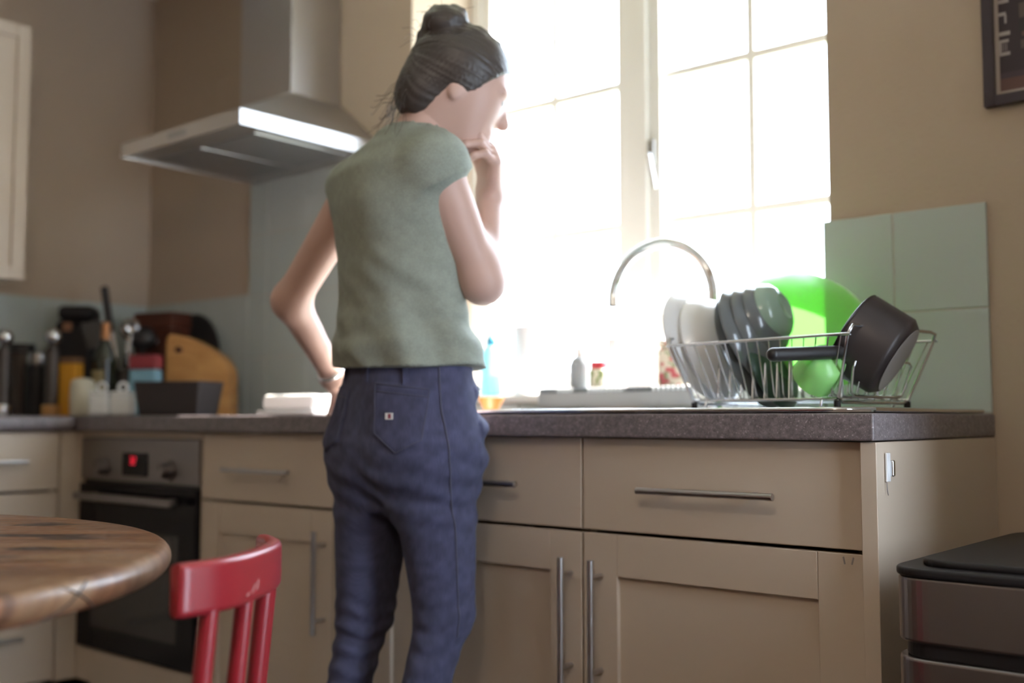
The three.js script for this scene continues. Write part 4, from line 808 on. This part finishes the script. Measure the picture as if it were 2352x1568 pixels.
  const handGeo = (h, arm) => { const r = 0.125; return surface(withHand(h, 0, arm), h.centre.clone().addScalar(-r), h.centre.clone().addScalar(r), 0.0034); };
  const [blo, bhi] = pad([P.rs, P.re, P.rw, P.ls, P.le, P.lw, P.la, P.ra, hip, nk], 0.16); blo.y = 0.05; bhi.y = nk.y + 0.13;
  const [hlo, hhi] = [head.clone().addScalar(-0.17), head.clone().addScalar(0.17)]; hlo.y = head.y - 0.19;
  const headNeck = (x, y, z) => smin(headF(x, y, z), neckF(x, y, z), 0.035);
  part(person, 'body', join([surface(bodyF, blo, bhi, 0.0085), surface(headNeck, hlo, hhi, 0.0045), handGeo(hR, armR), handGeo(hL, armL)].map(flatUV)), M.skin);
  for (const r of [-0.03, 0.03]) { const q = H(r, 0.004, 0.079); part(person, 'eye', new THREE.SphereGeometry(0.0115, 20, 14), mat({ color: rgb(0.55, 0.52, 0.5), roughness: 0.2 }), q.x, q.y, q.z); }

  // T-shirt
  const shT = torso(0.009), shY = yoke(0.009), fold = V(0.6, -0.75, -0.2);
  const slv = (a, b, ra, len) => { const dir = b.clone().sub(a).normalize(), e = a.clone().addScaledVector(dir, len + 0.04), f = capsule(a, e, ra, ra * 1.0), off = dir.dot(a) + len; return (x, y, z) => Math.max(f(x, y, z), x * dir.x + y * dir.y + z * dir.z - off); };
  const sR = slv(P.rs, P.re, 0.060, 0.028), sL = slv(P.ls, P.le, 0.055, 0.022);
  const hem = wst.y + 0.002;
  const shirtF = (x, y, z) => {
    let d = smin(shT(x, y, z), shY(x, y, z), 0.05); d = smin(d, smin(sR(x, y, z), sL(x, y, z), 0.01), 0.022);
    const k = Math.max(0, Math.min(1, (1.40 - y) / 0.3)), low = Math.max(0, 1 - Math.abs(y - hem - 0.05) / 0.09);
    d += 0.0125 * k * noise((x * 0.8 + y * 0.45 - z * 0.5) * 19, (y - x) * 4.5, z * 3 + 2) + 0.003 * k * noise((x * 0.6 + y * 0.8) * 42, (y - x) * 9, z * 9) + 0.0050 * low * Math.sin(y * 95 + noise(x * 14, y * 4, z * 14) * 2.6) * (0.6 + 0.6 * noise(x * 11 + 3, 0, z * 11));
    d -= 0.008 * low;
    d = Math.max(d, hem + 0.006 * noise(x * 9, 7, z * 9) - y);                       // hem
    return Math.max(d, -(neckF(x, y, z) - 0.012));                                   // neckline
  };
  const [slo, shi] = pad([P.rs, P.ls, wst, nk, chs, c(790, 840), c(1100, 840, 2.05)], 0.13); slo.y = hem - 0.03;
  part(person, 't_shirt', wrapUV(surface(shirtF, slo, shi, 0.0062), chs.x, chs.z), M.knit);

  // jeans
  const jT = torso(0.004), jL = leg(0.002), jTop = wst.y + 0.035;
  const jeansF = (x, y, z) => {
    let d = smin(jT(x, y, z), jL(x, y, z), 0.08) + 0.007;
    const kn = Math.max(0, 1 - Math.abs(y - 0.47) / 0.16), ft = Math.max(0, 1 - Math.abs(y - 0.17) / 0.14), hp = Math.max(0, 1 - Math.abs(y - 0.76) / 0.10), sd = Math.max(0, 1 - Math.abs(y - 0.90) / 0.13) * Math.max(0, 1 - Math.max(0, cz - z + 0.02) * -12) * (z < cz - 0.03 ? 1 : 0);
    d += 0.0045 * (kn + 0.6 * ft) * Math.sin(y * 150 + noise(x * 18, y * 5, z * 18) * 3.2) * (0.5 + 0.7 * noise(x * 14, y * 8, z * 14)) + 0.003 * hp * Math.sin((y + x * 0.35) * 120 + noise(x * 12, y * 6, z * 12) * 3) + 0.005 * sd * Math.sin(y * 105 + noise(x * 9, y * 5, z * 9) * 2.5);
    return Math.max(d, y - jTop);
  };
  const [jlo, jhi] = pad([P.la, P.ra, P.lh, P.rh, c(760, 1000), c(1100, 1000, 2.05)], 0.13); jhi.y = jTop + 0.02; jlo.y = 0.03;
  const jeans = part(person, 'jeans', wrapUV(surface(jeansF, jlo, jhi, 0.0062), cx, cz), M.denim);
  // sewn details that follow the cloth
  const onCloth = (o, dir, f, lift) => { const p = o.clone(), st = dir.clone().negate(); let best = 9, keep = p.clone(); for (let i = 0; i < 120; i++) { const d = f(p.x, p.y, p.z) - lift; if (d < best) { best = d; keep.copy(p); } if (d < 0.0003 || p.distanceTo(o) > 0.5) break; p.addScaledVector(st, Math.max(Math.min(d * 0.7, 0.05), 0.0004)); } return keep; };
  const pocket = (ang, s0, mirror) => {
    const n = V(Math.sin(ang), 0, Math.cos(ang)), t = V(Math.cos(ang), 0, -Math.sin(ang)), yTop = c(930, 884).y, o = (s, y, lift) => onCloth(V(cx, y, cz).addScaledVector(t, s).addScaledVector(n, 0.3), n, jeansF, lift);
    const edge = (f) => (q) => q; void edge;
    const W = 0.062, h = 0.132, tip = 0.03, N = 16, pos = [], idx = [];
    const xy = (i, j) => { const u = i / N * 2 - 1, v = j / N, w = W * (1 - 0.12 * v), len = h - tip * Math.abs(u) * 1; return [s0 + u * w * mirror, yTop - v * len - 0.006 * u * mirror]; };
    for (let j = 0; j <= N; j++) for (let i = 0; i <= N; i++) { const [s, y] = xy(i, j), e = i === 0 || j === 0 || i === N || j === N, p = o(s, y, e ? 0.0004 : 0.0026); pos.push(p.x, p.y, p.z); }
    for (let j = 0; j < N; j++) for (let i = 0; i < N; i++) { const a = j * (N + 1) + i; mirror > 0 ? idx.push(a, a + N + 1, a + 1, a + 1, a + N + 1, a + N + 2) : idx.push(a, a + 1, a + N + 1, a + 1, a + N + 2, a + N + 1); }
    const g = new THREE.BufferGeometry(); g.setAttribute('position', new THREE.Float32BufferAttribute(pos, 3)); g.setIndex(idx); g.computeVertexNormals();
    const pk = part(jeans, 'pocket', wrapUV(g, cx, cz), mat({ map: denimMap, roughness: 0.85, bumpMap: denimBump, bumpScale: 0.0004, side: THREE.DoubleSide }));
    const run = (pts) => part(pk, 'stitching', tube(pts.map(([s, y]) => o(s, y, 0.0030)), 0.0009, pts.length * 3, 5), M.thread);
    const inset = (i, j) => { const [s, y] = xy(i, j), k = 0.90; return [s0 + (s - s0) * k, y + (j > N / 2 ? 0.005 : -0.006)]; };
    const side = [...Array(N + 1).keys()];
    run(side.map((j) => inset(N, j))); run(side.map((j) => inset(0, j))); run(side.map((i) => inset(i, N))); run(side.map((i) => inset(i, 0))); run(side.map((i) => { const [s, y] = inset(i, 0); return [s, y - 0.014]; }));
    return { o, s0, yTop, n, t };
  };
  const pr = pocket(0.36, 0.045, 1); pocket(-0.42, -0.062, -1);
  { const q = pr.o(pr.s0 - 0.018, c(930, 956).y, 0.0035), w = part(jeans, 'woven_tag', box(0.017, 0.012, 0.0012, 0.0004), M.china, q.x, q.y, q.z, 0, 0.36 - 0.1, 0); part(w, 'tag_stripe', box(0.006, 0.0085, 0.0004, 0), mat({ color: rgb(0.30, 0.06, 0.09), roughness: 0.7 }), 0.001, 0, 0.0008); }
  { const n = V(0.94, 0, 0.34).normalize(), pts = []; for (let i = 0; i <= 26; i++) { const y = lerp(jTop - 0.03, 0.50, i / 26); const f1 = clamp((y - 0.70) / 0.22, 0, 1), base = V(cx, y, cz).lerp(V(lerp(P.rk.x, P.rh.x, clamp((y - P.rk.y) / (P.rh.y - P.rk.y), 0, 1)), y, lerp(P.rk.z, P.rh.z, clamp((y - P.rk.y) / (P.rh.y - P.rk.y), 0, 1))), 1 - f1); pts.push(onCloth(base.addScaledVector(n, 0.3), n, jeansF, 0.0008)); } part(jeans, 'side_seam', tube(pts, 0.0016, 90, 6), M.thread); }
  { const n = V(0.90, 0, -0.43).normalize(), q = onCloth(V(cx, c(1080, 892).y, cz).addScaledVector(n, 0.3), n, jeansF, 0.001); part(jeans, 'rivet', new THREE.SphereGeometry(0.0042, 14, 10), M.chrome, q.x, q.y, q.z); }
  for (const a of [-0.75, 0.0, 0.8]) { const n = V(Math.sin(a), 0, Math.cos(a)), q = onCloth(V(cx, wst.y - 0.012, cz).addScaledVector(n, 0.3), n, jeansF, 0.0015); part(jeans, 'belt_loop', box(0.010, 0.045, 0.003, 0.001), M.denim, q.x, q.y, q.z, 0, a, 0); }
  // shoes
  for (const a of [P.la, P.ra]) { const g = surface(union([capsule(V(a.x, 0.045, a.z + 0.035), V(a.x, 0.04, a.z - 0.14), 0.04, 0.036), capsule(V(a.x, 0.05, a.z), V(a.x, 0.09, a.z + 0.01), 0.044, 0.046)], 0.03), V(a.x - 0.08, 0.002, a.z - 0.22), V(a.x + 0.08, 0.16, a.z + 0.12), 0.008); part(person, 'shoe', flatUV(g), M.black); }

  // hair: cap, bun, loose strands
  const capF = E(0, 0.032, -0.010, 0.086, 0.093, 0.101), nape = E(0, -0.035, -0.062, 0.058, 0.062, 0.05), face = H(0, -0.02, 0.052), fn = V(0, 0.62, -1).normalize().applyQuaternion(hq), upn = V(0, 1, 0.3).normalize().applyQuaternion(hq);
  const b1 = c(1021, 56, 2.09), b2 = c(991, 90, 2.10), b3 = c(1046, 34, 2.10);
  const bun = union([ellipsoid(b1, [0.045, 0.036, 0.045]), ellipsoid(b2, [0.031, 0.028, 0.031]), ellipsoid(b3, [0.021, 0.017, 0.024]), capsule(b1, H(0, 0.09, -0.04), 0.024, 0.03)], 0.008);
  const local = V(0, 0, 0);
  const hairF = (x, y, z) => {
    local.set(x - head.x, y - head.y, z - head.z).applyQuaternion(hi); const f = -local.z, u = local.y;
    let cap = smin(capF(x, y, z), nape(x, y, z), 0.03);
    cap = Math.max(cap, f - 0.034 - 0.65 * Math.max(0, u - 0.005) - 1.0 * Math.min(0, u + 0.002), -(u + 0.09));              // hairline: back of the ears, up to the brow
    let d = smin(cap, bun(x, y, z), 0.006);
    const t = Math.atan2(local.x, u - 0.02);
    return d + 0.0011 * noise(t * 18, f * 10, 3) + 0.0006 * noise(t * 60, f * 16, 9) + (y > head.y + 0.085 ? 0.004 * noise(x * 55, y * 55, z * 55) : 0);
  };
  const hair = part(person, 'hair', flatUV(surface(hairF, head.clone().addScalar(-0.18), head.clone().add(V(0.18, 0.21, 0.18)), 0.0042)), M.hair);
  const strands = [];
  for (let i = 0; i < 46; i++) {
    const a = H((rnd() - 0.5) * 0.11, -0.02 - rnd() * 0.06, -0.085 - rnd() * 0.02), o = V(0, 0, 0).addScaledVector(RT, -0.010 - rnd() * 0.045).addScaledVector(UP, -0.03 - rnd() * 0.09).addScaledVector(TO, (rnd() - 0.5) * 0.05), w = (rnd() - 0.5) * 0.02;
    strands.push(tube([a, a.clone().addScaledVector(o, 0.35).add(V(w, 0.008, w)), a.clone().addScaledVector(o, 0.7).add(V(-w, 0, 0)), a.clone().add(o).add(V(w, 0.01, 0))], 0.00045, 14, 4));
  }
  for (let i = 0; i < 18; i++) { const s = i % 2 ? b1 : b2, n = dirOf(rnd() * 2 - 1.2, rnd() * 1.4 - 0.2, rnd() - 0.5), a = s.clone().addScaledVector(n, 0.03); strands.push(tube([a, a.clone().addScaledVector(n, 0.012).add(V(0, 0.004, 0)), a.clone().addScaledVector(n, 0.02 + rnd() * 0.02).add(V(0, -0.006, 0))], 0.0004, 10, 4)); }
  part(hair, 'loose_hair', join(strands), M.hair);
  // bracelet
  const bd = P.lw.clone().sub(P.le).normalize(), br = part(person, 'bracelet', new THREE.TorusGeometry(0.0285, 0.005, 10, 40), mat({ color: rgb(0.75, 0.76, 0.78), metalness: 0.8, roughness: 0.2 }));
  br.position.copy(P.lw).addScaledVector(bd, -0.022); br.quaternion.setFromUnitVectors(V(0, 0, 1), bd);
}

renderer.render(scene, camera);
